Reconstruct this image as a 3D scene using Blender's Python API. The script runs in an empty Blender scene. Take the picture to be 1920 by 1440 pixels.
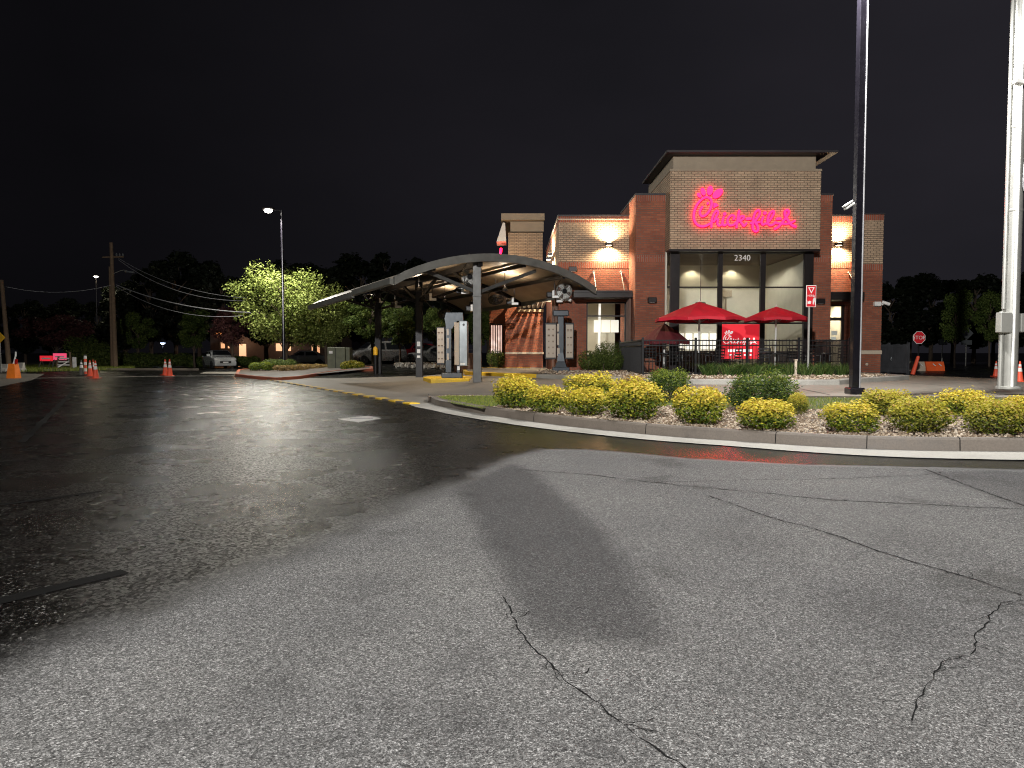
import bpy, bmesh, math, random
import numpy as np
from mathutils import Vector, Matrix
R = math.radians
PI = math.pi
random.seed(7)
sc = bpy.context.scene
C = sc.collection

# ------------------------------------------------------------------ camera
EYE = 1.3
PITCH = 2.58
FPX = 1331.0
cam = bpy.data.cameras.new('camera')
cam.sensor_width = 36.0
cam.lens = FPX / 1920.0 * 36.0
cam.clip_start = 0.05
cam.clip_end = 2000
camo = bpy.data.objects.new('camera', cam)
camo.location = (0, 0, EYE)
camo.rotation_euler = (R(90 - PITCH), 0, 0)
C.objects.link(camo)
sc.camera = camo
# ------------------------------------------------------------------ night sky
w = bpy.data.worlds.new('World')
sc.world = w
w.use_nodes = True
nt = w.node_tree
nt.nodes.clear()
wo = nt.nodes.new('ShaderNodeOutputWorld')
bg = nt.nodes.new('ShaderNodeBackground')
tc = nt.nodes.new('ShaderNodeTexCoord')
mp = nt.nodes.new('ShaderNodeMapping'); mp.inputs['Scale'].default_value = (1.2, 1.2, 2.6)
nz = nt.nodes.new('ShaderNodeTexNoise'); nz.inputs['Scale'].default_value = 1.3; nz.inputs['Detail'].default_value = 4
rp = nt.nodes.new('ShaderNodeValToRGB')
rp.color_ramp.elements[0].position = 0.25; rp.color_ramp.elements[0].color = (0.0052, 0.0052, 0.0065, 1)
rp.color_ramp.elements[1].position = 0.8; rp.color_ramp.elements[1].color = (0.0115, 0.0105, 0.0135, 1)
sx = nt.nodes.new('ShaderNodeSeparateXYZ')
mr = nt.nodes.new('ShaderNodeMapRange')
mr.inputs['From Min'].default_value = -0.5; mr.inputs['From Max'].default_value = 0.55
mr.inputs['To Min'].default_value = 0.42; mr.inputs['To Max'].default_value = 1.75
ml = nt.nodes.new('ShaderNodeMath'); ml.operation = 'MULTIPLY'; ml.inputs[1].default_value = 1.0
L = nt.links.new
L(tc.outputs['Generated'], mp.inputs['Vector']); L(mp.outputs[0], nz.inputs['Vector']); L(nz.outputs['Fac'], rp.inputs[0])
L(tc.outputs['Generated'], sx.inputs[0]); L(sx.outputs['X'], mr.inputs['Value']); L(mr.outputs[0], ml.inputs[0])
L(rp.outputs[0], bg.inputs['Color']); L(ml.outputs[0], bg.inputs['Strength']); L(bg.outputs[0], wo.inputs['Surface'])
sc.view_settings.view_transform = 'Standard'
sc.view_settings.look = 'None'
sc.view_settings.exposure = 0.0
sc.view_settings.gamma = 1.0
sc.cycles.use_denoising = True
sc.cycles.max_bounces = 6
sc.cycles.transparent_max_bounces = 12
sc.cycles.sample_clamp_indirect = 4
sc.cycles.sample_clamp_direct = 0
sc.cycles.filter_width = 1.1

def light(kind, loc, power, color=(1, 1, 1), size=0.1, target=None, cone=120, blend=0.4, name='lamp_light'):
    d = bpy.data.lights.new(name, kind)
    d.energy = power; d.color = color
    if kind == 'AREA':
        d.shape = 'DISK'; d.size = size
    else:
        d.shadow_soft_size = size
    if kind == 'SPOT':
        d.spot_size = R(cone); d.spot_blend = blend
    o = bpy.data.objects.new(name, d)
    o.location = loc
    if target is not None:
        v = Vector(target) - Vector(loc)
        o.rotation_euler = v.to_track_quat('-Z', 'Y').to_euler()
    C.objects.link(o)
    return o

COOL = (1.0, 0.975, 0.95)
WARM = (1.0, 0.74, 0.46)
# the lot's pole lamps: the dark pole in the shrub bed, the one in the far planting bed, and the one behind the viewer
light('SPOT', (6.2, 14.3, 9.78), 9500, COOL, 0.2, (6.1, 10.0, 0), 160, 0.35)
light('SPOT', (-15.85, 46.6, 10.30), 10000, (1.0, 0.95, 0.84), 0.25, (-15.6, 42, 0), 165, 0.3)
light('SPOT', (-4.5, -10.5, 11.0), 40000, COOL, 0.3, (4.5, 14, 0), 140, 0.8)

# ------------------------------------------------------------------ terrain
def ss(t):
    t = max(0.0, min(1.0, t)); return t * t * (3 - 2 * t)
def zt(x, y):
    s = (x + 2.5) * 0.871 + (y - 17.8) * 0.49
    return 0.40 * ss((s - 1.0) / 8.0)
CP, SP = math.cos(R(PITCH)), math.sin(R(PITCH))
def ray(px, py):
    a, b = px - 960.0, 720.0 - py
    return Vector((a, FPX * CP + b * SP, -FPX * SP + b * CP))
def W(px, py, Y):
    d = ray(px, py); t = Y / d.y
    return Vector((d.x * t, Y, EYE + d.z * t))
def G(px, py, dz=0.0):
    d = ray(px, py); z = 0.1
    for _ in range(60):
        t = (z + dz - EYE) / d.z
        x, y = d.x * t, d.y * t
        z = 0.5 * z + 0.5 * zt(x, y)
    return Vector((x, y, zt(x, y) + dz))
def XA(px, Y): return W(px, 680, Y).x
def ZA(py, Y): return W(960, py, Y).z

# ------------------------------------------------------------------ materials
MATS = {}
def newmat(name):
    m = bpy.data.materials.new(name); m.use_nodes = True
    n = m.node_tree; n.nodes.clear()
    out = n.nodes.new('ShaderNodeOutputMaterial')
    p = n.nodes.new('ShaderNodeBsdfPrincipled')
    n.links.new(p.outputs[0], out.inputs['Surface'])
    MATS[name] = m
    return m, n, p, out
def rampnode(n, stops):
    r = n.nodes.new('ShaderNodeValToRGB'); e = r.color_ramp.elements
    e[0].position, e[0].color = stops[0][0], (*stops[0][1], 1)
    e[1].position, e[1].color = stops[-1][0], (*stops[-1][1], 1)
    for pz, c in stops[1:-1]:
        q = e.new(pz); q.color = (*c, 1)
    return r
def noise(n, vec, scale, detail=3, rough=0.55):
    t = n.nodes.new('ShaderNodeTexNoise'); t.inputs['Scale'].default_value = scale
    t.inputs['Detail'].default_value = detail; t.inputs['Roughness'].default_value = rough
    if vec is not None: n.links.new(vec, t.inputs['Vector'])
    return t
def bump(n, p, h, strength, dist):
    b = n.nodes.new('ShaderNodeBump'); b.inputs['Strength'].default_value = strength; b.inputs['Distance'].default_value = dist
    n.links.new(h, b.inputs['Height']); n.links.new(b.outputs[0], p.inputs['Normal']); return b
def mat(name, col, rough=0.6, metal=0.0, var=0.25, scale=3.0, bmp=0.0, spec=0.5, coat=0.0):
    """plain surface with a little wear: noise varies colour and gloss"""
    if name in MATS: return MATS[name]
    m, n, p, out = newmat(name)
    tcn = n.nodes.new('ShaderNodeTexCoord')
    t = noise(n, tcn.outputs['Object'], scale, 5)
    r = rampnode(n, [(0.3, tuple(c * (1 - var) for c in col)), (0.7, tuple(min(1, c * (1 + var * 0.6)) for c in col))])
    n.links.new(t.outputs['Fac'], r.inputs[0]); n.links.new(r.outputs[0], p.inputs['Base Color'])
    t2 = noise(n, tcn.outputs['Object'], scale * 4, 3)
    mrr = n.nodes.new('ShaderNodeMapRange')
    mrr.inputs['To Min'].default_value = max(0.02, rough - 0.12); mrr.inputs['To Max'].default_value = min(1, rough + 0.12)
    n.links.new(t2.outputs['Fac'], mrr.inputs['Value']); n.links.new(mrr.outputs[0], p.inputs['Roughness'])
    p.inputs['Metallic'].default_value = metal
    p.inputs['Specular IOR Level'].default_value = spec
    p.inputs['Coat Weight'].default_value = coat
    if bmp: bump(n, p, t2.outputs['Fac'], bmp, 0.02)
    return m
def emat(name, col, strength, base=(0.8, 0.8, 0.8)):
    if name in MATS: return MATS[name]
    m, n, p, out = newmat(name)
    p.inputs['Base Color'].default_value = (*base, 1)
    p.inputs['Emission Color'].default_value = (*col, 1)
    p.inputs['Emission Strength'].default_value = strength
    p.inputs['Roughness'].default_value = 0.4
    return m

def brickmat(name, c1, c2, mortar, bw=0.245, rh=0.081, soldier=False, msize=0.011):
    m, n, p, out = newmat(name)
    g = n.nodes.new('ShaderNodeNewGeometry')
    sp = n.nodes.new('ShaderNodeSeparateXYZ'); sn = n.nodes.new('ShaderNodeSeparateXYZ')
    n.links.new(g.outputs['Position'], sp.inputs[0]); n.links.new(g.outputs['True Normal'], sn.inputs[0])
    ab = n.nodes.new('ShaderNodeMath'); ab.operation = 'ABSOLUTE'; n.links.new(sn.outputs['X'], ab.inputs[0])
    gt = n.nodes.new('ShaderNodeMath'); gt.operation = 'GREATER_THAN'; gt.inputs[1].default_value = 0.6
    n.links.new(ab.outputs[0], gt.inputs[0])
    mx = n.nodes.new('ShaderNodeMix'); mx.data_type = 'FLOAT'
    n.links.new(gt.outputs[0], mx.inputs[0]); n.links.new(sp.outputs['X'], mx.inputs[2]); n.links.new(sp.outputs['Y'], mx.inputs[3])
    cb = n.nodes.new('ShaderNodeCombineXYZ')
    if soldier:
        n.links.new(sp.outputs['Z'], cb.inputs[0]); n.links.new(mx.outputs[0], cb.inputs[1])
    else:
        n.links.new(mx.outputs[0], cb.inputs[0]); n.links.new(sp.outputs['Z'], cb.inputs[1])
    b = n.nodes.new('ShaderNodeTexBrick')
    b.inputs['Scale'].default_value = 1.0
    b.inputs['Brick Width'].default_value = bw * (20 if soldier else 1); b.inputs['Row Height'].default_value = rh
    b.inputs['Mortar Size'].default_value = msize; b.inputs['Mortar Smooth'].default_value = 0.2
    b.inputs['Bias'].default_value = 0.0
    b.inputs['Color1'].default_value = (*c1, 1); b.inputs['Color2'].default_value = (*c2, 1); b.inputs['Mortar'].default_value = (*mortar, 1)
    n.links.new(cb.outputs[0], b.inputs['Vector'])
    t = noise(n, g.outputs['Position'], 1.3, 5)
    mm = n.nodes.new('ShaderNodeMix'); mm.data_type = 'RGBA'; mm.blend_type = 'MULTIPLY'; mm.inputs[0].default_value = 1
    r = rampnode(n, [(0.25, (0.72, 0.70, 0.70)), (0.75, (1.12, 1.1, 1.08))])
    n.links.new(t.outputs['Fac'], r.inputs[0]); n.links.new(b.outputs['Color'], mm.inputs[6]); n.links.new(r.outputs[0], mm.inputs[7])
    n.links.new(mm.outputs[2], p.inputs['Base Color'])
    p.inputs['Roughness'].default_value = 0.85
    inv = n.nodes.new('ShaderNodeMath'); inv.operation = 'SUBTRACT'; inv.inputs[0].default_value = 1
    n.links.new(b.outputs['Fac'], inv.inputs[1])
    bump(n, p, inv.outputs[0], 0.8, 0.012)
    return m
brickmat('red_brick', (0.25, 0.071, 0.038), (0.34, 0.110, 0.056), (0.17, 0.105, 0.078))
brickmat('red_brick_upright', (0.26, 0.066, 0.036), (0.35, 0.098, 0.050), (0.26, 0.19, 0.15), soldier=True)
brickmat('buff_brick', (0.46, 0.335, 0.222), (0.56, 0.41, 0.275), (0.17, 0.13, 0.09), msize=0.0115)

def asphaltmat():
    m, n, p, out = newmat('asphalt')
    g = n.nodes.new('ShaderNodeNewGeometry'); pos = g.outputs['Position']
    at = n.nodes.new('ShaderNodeAttribute'); at.attribute_name = 'dry'
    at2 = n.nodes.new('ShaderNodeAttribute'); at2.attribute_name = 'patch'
    # edge of the wet film broken up by noise
    nb = noise(n, pos, 1.6, 6, 0.6)
    a1 = n.nodes.new('ShaderNodeMath'); a1.operation = 'MULTIPLY_ADD'; a1.inputs[1].default_value = 0.5; 
    n.links.new(nb.outputs['Fac'], a1.inputs[0]); n.links.new(at.outputs['Fac'], a1.inputs[2])
    mr = n.nodes.new('ShaderNodeMapRange'); mr.interpolation_type = 'SMOOTHSTEP'
    mr.inputs['From Min'].default_value = 0.10; mr.inputs['From Max'].default_value = 0.55
    n.links.new(a1.outputs[0], mr.inputs['Value'])
    dry = mr.outputs[0]
    # aggregate: individual stones
    v = n.nodes.new('ShaderNodeTexVoronoi'); v.inputs['Scale'].default_value = 215.0
    n.links.new(pos, v.inputs['Vector'])
    sep = n.nodes.new('ShaderNodeSeparateColor'); n.links.new(v.outputs['Color'], sep.inputs[0])
    v2 = n.nodes.new('ShaderNodeTexVoronoi'); v2.inputs['Scale'].default_value = 125.0
    n.links.new(pos, v2.inputs['Vector'])
    sep2 = n.nodes.new('ShaderNodeSeparateColor'); n.links.new(v2.outputs['Color'], sep2.inputs[0])
    av = n.nodes.new('ShaderNodeMath'); av.operation = 'MULTIPLY_ADD'; av.inputs[1].default_value = 0.55
    mu = n.nodes.new('ShaderNodeMath'); mu.operation = 'MULTIPLY'; mu.inputs[1].default_value = 0.45
    n.links.new(sep2.outputs['Red'], mu.inputs[0])
    n.links.new(sep.outputs['Red'], av.inputs[0]); n.links.new(mu.outputs[0], av.inputs[2])
    rs = rampnode(n, [(0.1, (0.014, 0.014, 0.014)), (0.45, (0.070, 0.0695, 0.068)), (0.75, (0.155, 0.154, 0.151)), (0.95, (0.34, 0.338, 0.333))])
    n.links.new(av.outputs[0], rs.inputs[0])
    # large worn tones
    big = noise(n, pos, 0.45, 5, 0.55)
    rb = rampnode(n, [(0.3, (0.74, 0.74, 0.75)), (0.7, (1.12, 1.11, 1.08))])
    n.links.new(big.outputs['Fac'], rb.inputs[0])
    m1 = n.nodes.new('ShaderNodeMix'); m1.data_type = 'RGBA'; m1.blend_type = 'MULTIPLY'; m1.inputs[0].default_value = 1
    n.links.new(rs.outputs[0], m1.inputs[6]); n.links.new(rb.outputs[0], m1.inputs[7])
    # oil stains
    st = noise(n, pos, 0.9, 4, 0.6)
    rst = rampnode(n, [(0.33, (0.70, 0.70, 0.68)), (0.40, (1, 1, 1))])
    n.links.new(st.outputs['Fac'], rst.inputs[0])
    m2 = n.nodes.new('ShaderNodeMix'); m2.data_type = 'RGBA'; m2.blend_type = 'MULTIPLY'; m2.inputs[0].default_value = 1
    n.links.new(m1.outputs[2], m2.inputs[6]); n.links.new(rst.outputs[0], m2.inputs[7])
    # darker patches with set outlines
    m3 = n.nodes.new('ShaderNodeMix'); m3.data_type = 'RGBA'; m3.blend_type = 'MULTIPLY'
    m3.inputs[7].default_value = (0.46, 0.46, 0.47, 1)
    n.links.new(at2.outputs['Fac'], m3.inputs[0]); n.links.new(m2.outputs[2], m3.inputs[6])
    # wet: dark, with pale stones painted bright to give the sparkle
    m4 = n.nodes.new('ShaderNodeMix'); m4.data_type = 'RGBA'
    wetc = n.nodes.new('ShaderNodeMix'); wetc.data_type = 'RGBA'; wetc.blend_type = 'MULTIPLY'; wetc.inputs[0].default_value = 1
    wv = n.nodes.new('ShaderNodeTexVoronoi'); wv.inputs['Scale'].default_value = 105.0; n.links.new(pos, wv.inputs['Vector'])
    wvs = n.nodes.new('ShaderNodeSeparateColor'); n.links.new(wv.outputs['Color'], wvs.inputs[0])
    wrp = rampnode(n, [(0.0, (0.03, 0.028, 0.026)), (0.93, (0.04, 0.037, 0.034)), (1.0, (0.9, 0.88, 0.84))]); n.links.new(wvs.outputs['Blue'], wrp.inputs[0]); n.links.new(wrp.outputs[0], wetc.inputs[7])
    n.links.new(m2.outputs[2], wetc.inputs[6])
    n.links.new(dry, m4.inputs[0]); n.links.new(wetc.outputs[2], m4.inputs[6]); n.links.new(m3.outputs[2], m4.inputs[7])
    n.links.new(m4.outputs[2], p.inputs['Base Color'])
    # gloss
    wr = noise(n, pos, 0.8, 4, 0.6)
    w1 = n.nodes.new('ShaderNodeMapRange'); w1.inputs['From Min'].default_value = 0.3; w1.inputs['From Max'].default_value = 0.7
    w1.inputs['To Min'].default_value = 0.22; w1.inputs['To Max'].default_value = 0.34
    n.links.new(wr.outputs['Fac'], w1.inputs['Value'])
    at3 = n.nodes.new('ShaderNodeAttribute'); at3.attribute_name = 'pool'
    pm = n.nodes.new('ShaderNodeMix'); pm.data_type = 'FLOAT'; pm.inputs[3].default_value = 0.27
    n.links.new(at3.outputs['Fac'], pm.inputs[0]); n.links.new(w1.outputs[0], pm.inputs[2])
    rm = n.nodes.new('ShaderNodeMix'); rm.data_type = 'FLOAT'; rm.inputs[3].default_value = 0.88
    n.links.new(dry, rm.inputs[0]); n.links.new(pm.outputs[0], rm.inputs[2])
    n.links.new(rm.outputs[0], p.inputs['Roughness'])
    vs = n.nodes.new('ShaderNodeTexVoronoi'); vs.inputs['Scale'].default_value = 55.0; n.links.new(pos, vs.inputs['Vector'])
    vsp = n.nodes.new('ShaderNodeSeparateColor'); n.links.new(vs.outputs['Color'], vsp.inputs[0])
    vpw = n.nodes.new('ShaderNodeMath'); vpw.operation = 'POWER'; vpw.inputs[1].default_value = 3.0; n.links.new(vsp.outputs['Green'], vpw.inputs[0])
    vmr = n.nodes.new('ShaderNodeMapRange'); vmr.inputs['To Min'].default_value = 0.02; vmr.inputs['To Max'].default_value = 0.42; n.links.new(vpw.outputs[0], vmr.inputs['Value'])
    sm = n.nodes.new('ShaderNodeMix'); sm.data_type = 'FLOAT'; sm.inputs[3].default_value = 0.3; n.links.new(dry, sm.inputs[0])
    sp2 = n.nodes.new('ShaderNodeMix'); sp2.data_type = 'FLOAT'; sp2.inputs[3].default_value = 0.75; n.links.new(at3.outputs['Fac'], sp2.inputs[0]); n.links.new(vmr.outputs[0], sp2.inputs[2])
    n.links.new(sp2.outputs[0], sm.inputs[2])
    n.links.new(sm.outputs[0], p.inputs['Specular IOR Level'])
    # relief
    bs = n.nodes.new('ShaderNodeMix'); bs.data_type = 'FLOAT'; bs.inputs[2].default_value = 0.45; bs.inputs[3].default_value = 0.5
    n.links.new(dry, bs.inputs[0])
    b = n.nodes.new('ShaderNodeBump'); b.inputs['Distance'].default_value = 0.006
    bp = n.nodes.new('ShaderNodeMix'); bp.data_type = 'FLOAT'; bp.inputs[3].default_value = 0.06
    wl = n.nodes.new('ShaderNodeMath'); wl.operation = 'SUBTRACT'; wl.use_clamp = True; n.links.new(at3.outputs['Fac'], wl.inputs[0]); n.links.new(dry, wl.inputs[1])
    n.links.new(wl.outputs[0], bp.inputs[0]); n.links.new(bs.outputs[0], bp.inputs[2]); n.links.new(bp.outputs[0], b.inputs['Strength']); n.links.new(v.outputs['Distance'], b.inputs['Height'])
    b2 = n.nodes.new('ShaderNodeBump'); b2.inputs['Distance'].default_value = 0.03; b2.inputs['Strength'].default_value = 0.08
    n2 = noise(n, pos, 2.2, 4, 0.6)
    n.links.new(n2.outputs['Fac'], b2.inputs['Height']); n.links.new(b.outputs[0], b2.inputs['Normal'])
    # every stone of the wet surface tilts its own way
    vt = n.nodes.new('ShaderNodeTexVoronoi'); vt.inputs['Scale'].default_value = 55.0; n.links.new(pos, vt.inputs['Vector'])
    s1 = n.nodes.new('ShaderNodeVectorMath'); s1.operation = 'SUBTRACT'; s1.inputs[1].default_value = (0.5, 0.5, 0.5); n.links.new(vt.outputs['Color'], s1.inputs[0])
    wk = n.nodes.new('ShaderNodeMapRange'); wk.inputs['To Min'].default_value = 0.19; wk.inputs['To Max'].default_value = 0.25; n.links.new(dry, wk.inputs['Value'])
    wk2 = n.nodes.new('ShaderNodeMix'); wk2.data_type = 'FLOAT'; wk2.inputs[3].default_value = 0.035; n.links.new(at3.outputs['Fac'], wk2.inputs[0]); n.links.new(wk.outputs[0], wk2.inputs[2])
    s2 = n.nodes.new('ShaderNodeVectorMath'); s2.operation = 'SCALE'; n.links.new(s1.outputs[0], s2.inputs[0]); n.links.new(wk2.outputs[0], s2.inputs['Scale'])
    s3 = n.nodes.new('ShaderNodeVectorMath'); s3.operation = 'ADD'; n.links.new(s2.outputs[0], s3.inputs[0]); n.links.new(b2.outputs[0], s3.inputs[1])
    s4 = n.nodes.new('ShaderNodeVectorMath'); s4.operation = 'NORMALIZE'; n.links.new(s3.outputs[0], s4.inputs[0])
    n.links.new(s4.outputs[0], p.inputs['Normal'])
asphaltmat()

def concretemat(name, col, damp=0.6, joints=None, rough=0.75):
    m, n, p, out = newmat(name)
    g = n.nodes.new('ShaderNodeNewGeometry'); pos = g.outputs['Position']
    t = noise(n, pos, 1.1 if 'kerb' in name or 'gutter' in name else 0.7, 8, 0.68)
    r = rampnode(n, [(0.3, tuple(c * damp for c in col)), (0.52, col), (0.8, tuple(c * 1.12 for c in col))])
    n.links.new(t.outputs['Fac'], r.inputs[0])
    t2 = noise(n, pos, 45, 3)
    r2 = rampnode(n, [(0.3, (0.85, 0.85, 0.85)), (0.7, (1.1, 1.1, 1.1))])
    n.links.new(t2.outputs['Fac'], r2.inputs[0])
    mm = n.nodes.new('ShaderNodeMix'); mm.data_type = 'RGBA'; mm.blend_type = 'MULTIPLY'; mm.inputs[0].default_value = 1
    n.links.new(r.outputs[0], mm.inputs[6]); n.links.new(r2.outputs[0], mm.inputs[7])
    last = mm.outputs[2]
    n.links.new(last, p.inputs['Base Color'])
    mr = n.nodes.new('ShaderNodeMapRange'); mr.inputs['From Min'].default_value = 0.3; mr.inputs['From Max'].default_value = 0.6
    mr.inputs['To Min'].default_value = rough - 0.3; mr.inputs['To Max'].default_value = rough
    n.links.new(t.outputs['Fac'], mr.inputs['Value']); n.links.new(mr.outputs[0], p.inputs['Roughness'])
    bump(n, p, t2.outputs['Fac'], 0.3, 0.004)
    return m
concretemat('slab_concrete', (0.165, 0.150, 0.124))
concretemat('kerb_concrete', (0.115, 0.096, 0.078), 0.55)
concretemat('gutter_concrete', (0.28, 0.27, 0.24), 0.65)
concretemat('yellow_paint', (0.62, 0.40, 0.02), 0.55)
concretemat('red_kerb_paint', (0.36, 0.10, 0.05), 0.55)
concretemat('soil', (0.06, 0.042, 0.028), 0.6)
concretemat('lawn_soil', (0.045, 0.06, 0.02), 0.6)
concretemat('dark_ground', (0.02, 0.022, 0.012), 0.6)
concretemat('crack', (0.008, 0.008, 0.008), 0.7, rough=0.98); MATS['crack'].node_tree.nodes['Principled BSDF'].inputs['Specular IOR Level'].default_value = 0.05
concretemat('tar', (0.0022, 0.0022, 0.0022), 0.8, rough=0.75); MATS['tar'].node_tree.nodes['Principled BSDF'].inputs['Specular IOR Level'].default_value = 0.08
concretemat('stone_band', (0.50, 0.42, 0.32), 0.8)

def leafmat(name, c1, c2, c3, tip=None, transl=0.35):
    """leaf colour varies leaf by leaf ('vary'); 'tip' marks new growth"""
    m, n, p, out = newmat(name)
    a = n.nodes.new('ShaderNodeAttribute'); a.attribute_name = 'vary'
    r = rampnode(n, [(0.0, c1), (0.5, c2), (1.0, c3)])
    n.links.new(a.outputs['Fac'], r.inputs[0])
    last = r.outputs[0]
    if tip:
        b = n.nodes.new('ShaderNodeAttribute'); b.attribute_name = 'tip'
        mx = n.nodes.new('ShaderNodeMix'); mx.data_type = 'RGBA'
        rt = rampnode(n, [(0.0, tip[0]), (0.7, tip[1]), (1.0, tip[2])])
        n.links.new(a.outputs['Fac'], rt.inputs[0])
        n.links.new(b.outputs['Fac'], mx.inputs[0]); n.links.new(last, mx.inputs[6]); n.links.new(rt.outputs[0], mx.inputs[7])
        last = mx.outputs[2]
    n.links.new(last, p.inputs['Base Color'])
    p.inputs['Roughness'].default_value = 0.6
    p.inputs['Specular IOR Level'].default_value = 0.18
    tr = n.nodes.new('ShaderNodeBsdfTranslucent'); n.links.new(last, tr.inputs['Color'])
    ms = n.nodes.new('ShaderNodeMixShader'); ms.inputs[0].default_value = transl
    n.links.new(p.outputs[0], ms.inputs[1]); n.links.new(tr.outputs[0], ms.inputs[2]); n.links.new(ms.outputs[0], out.inputs['Surface'])
    return m
YT = ((0.36, 0.32, 0.03), (0.62, 0.51, 0.05), (0.66, 0.42, 0.09))
leafmat('golden_leaf', (0.02, 0.045, 0.006), (0.07, 0.12, 0.014), (0.22, 0.27, 0.025), YT, .25)
leafmat('olive_leaf', (0.04, 0.07, 0.012), (0.10, 0.13, 0.02), (0.22, 0.22, 0.03), ((0.36, 0.34, 0.03), (0.48, 0.42, 0.05), (0.42, 0.24, 0.08)))
leafmat('boxwood_leaf', (0.010, 0.028, 0.008), (0.026, 0.06, 0.014), (0.055, 0.10, 0.022), ((0.16, 0.22, 0.03), (0.30, 0.34, 0.03), (0.30, 0.34, 0.03)))
leafmat('bronze_leaf', (0.07, 0.06, 0.03), (0.16, 0.12, 0.05), (0.28, 0.18, 0.08), ((0.32, 0.24, 0.05), (0.4, 0.26, 0.08), (0.35, 0.16, 0.08)))
leafmat('green_leaf', (0.035, 0.06, 0.014), (0.08, 0.12, 0.026), (0.17, 0.21, 0.05))
leafmat('maple_leaf', (0.10, 0.14, 0.03), (0.22, 0.27, 0.065), (0.38, 0.42, 0.14))
leafmat('purple_leaf', (0.05, 0.02, 0.022), (0.10, 0.04, 0.04), (0.17, 0.07, 0.06))
leafmat('dark_leaf', (0.006, 0.009, 0.005), (0.010, 0.014, 0.007), (0.016, 0.021, 0.010), transl=0.15)
leafmat('blade', (0.02, 0.045, 0.01), (0.05, 0.10, 0.018), (0.13, 0.17, 0.05))
leafmat('lawn_blade', (0.09, 0.14, 0.02), (0.17, 0.22, 0.035), (0.32, 0.32, 0.08))
leafmat('mulch_chip', (0.10, 0.065, 0.04), (0.26, 0.20, 0.14), (0.50, 0.43, 0.34), transl=0.0)
leafmat('river_rock', (0.08, 0.07, 0.06), (0.25, 0.23, 0.19), (0.5, 0.48, 0.42), transl=0.0)
mat('bark', (0.09, 0.065, 0.045), 0.9, scale=8, bmp=0.6)
mat('pole_wood', (0.17, 0.115, 0.07), 0.85, scale=6, bmp=0.4)
mat('bronze_metal', (0.022, 0.018, 0.018), 0.38, 0.3)
mat('canopy_metal', (0.085, 0.085, 0.080), 0.5, 0.3)
mat('canopy_fascia', (0.15, 0.15, 0.135), 0.5, 0.2)
mat('canopy_sheet', (0.34, 0.27, 0.19), 0.55, 0.0, var=0.3, scale=1.2)
mat('black_metal', (0.012, 0.012, 0.013), 0.42, 0.4)
mat('dark_paint', (0.010, 0.009, 0.013), 0.22, 0.2, coat=0.5)
mat('galvanised', (0.31, 0.31, 0.285), 0.42, 0.25, var=0.15, scale=1.5)
mat('white_plastic', (0.75, 0.75, 0.72), 0.4)
mat('white_paint', (0.75, 0.75, 0.72), 0.5)
mat('board_housing', (0.045, 0.055, 0.065), 0.4, 0.3)
mat('silver_housing', (0.19, 0.21, 0.215), 0.35, 0.5)
mat('umbrella_fabric', (0.55, 0.012, 0.03), 0.75, var=0.15)
mat('maroon_fabric', (0.10, 0.006, 0.012), 0.85)  # umbrella red darkened, its shade put into the colour
mat('sign_red', (0.60, 0.02, 0.03), 0.35, var=0.1)
mat('orange_plastic', (0.85, 0.13, 0.03), 0.45, var=0.15)
mat('orange_bag', (0.85, 0.20, 0.01), 0.6, var=0.15)
mat('cone_white', (0.72, 0.70, 0.66), 0.5, var=0.1)
mat('cone_orange', (0.75, 0.09, 0.035), 0.55, var=0.15)
mat('cone_dull', (0.10, 0.10, 0.08), 0.6)  # dim cone: its shade is put into the body colour; also board legs
mat('rubber', (0.015, 0.015, 0.015), 0.8)
mat('gate_board', (0.045, 0.047, 0.052), 0.7, var=0.3)
mat('cabinet_green', (0.13, 0.14, 0.09), 0.6)
mat('brown_panel', (0.11, 0.055, 0.035), 0.6)
mat('roof_dark', (0.028, 0.024, 0.027), 0.6)
mat('roof_buff', (0.30, 0.24, 0.17), 0.7, var=0.1)
mat('white_soffit', (0.7, 0.68, 0.63), 0.6, var=0.1)
mat('inner_wall', (0.60, 0.57, 0.48), 0.8, var=0.06)
mat('inner_floor', (0.20, 0.14, 0.10), 0.5)
mat('inner_dark', (0.05, 0.035, 0.03), 0.6)
mat('barrier_concrete', (0.40, 0.38, 0.34), 0.8)
mat('yellow_sign', (0.75, 0.42, 0.02), 0.5)
mat('panel_beige', (0.38, 0.31, 0.23), 0.5, var=0.1)
mat('food_brown', (0.12, 0.07, 0.04), 0.6)
mat('car_white', (0.40, 0.41, 0.41), 0.25, 0.1, coat=0.7, var=0.05)
mat('car_silver', (0.34, 0.34, 0.33), 0.28, 0.5, coat=0.7, var=0.05)
mat('car_red', (0.42, 0.012, 0.02), 0.25, 0.1, coat=0.7, var=0.05)
mat('car_glass', (0.012, 0.014, 0.016), 0.08, 0.0, var=0.05)
mat('lens_clear', (0.6, 0.6, 0.6), 0.1, 0.3)
mat('lens_red', (0.35, 0.01, 0.01), 0.15)
mat('plate_steel', (0.42, 0.41, 0.39), 0.45, 0.2, var=0.15)
mat('gray_wire', (0.35, 0.35, 0.36), 0.5)
emat('sign_face', (1.0, 0.0015, 0.0115), 30.0, (0.5, 0.02, 0.1))
emat('sign_back', (1.0, 0.0, 0.03), 5.5, (0.4, 0.0, 0.05))
emat('menu_lit', (1.0, 0.93, 0.82), 0.95)
emat('poster_lit', (1.0, 0.62, 0.5), 0.8)
emat('exit_lit', (1.0, 0.08, 0.06), 2.0)
emat('lamp_lens', (1.0, 0.95, 0.85), 30.0)
emat('warm_lens', (1.0, 0.78, 0.48), 20.0)
emat('ceiling_lens', (1.0, 0.88, 0.65), 6.0)
emat('orange_glow', (1.0, 0.30, 0.06), 3.0)
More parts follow.
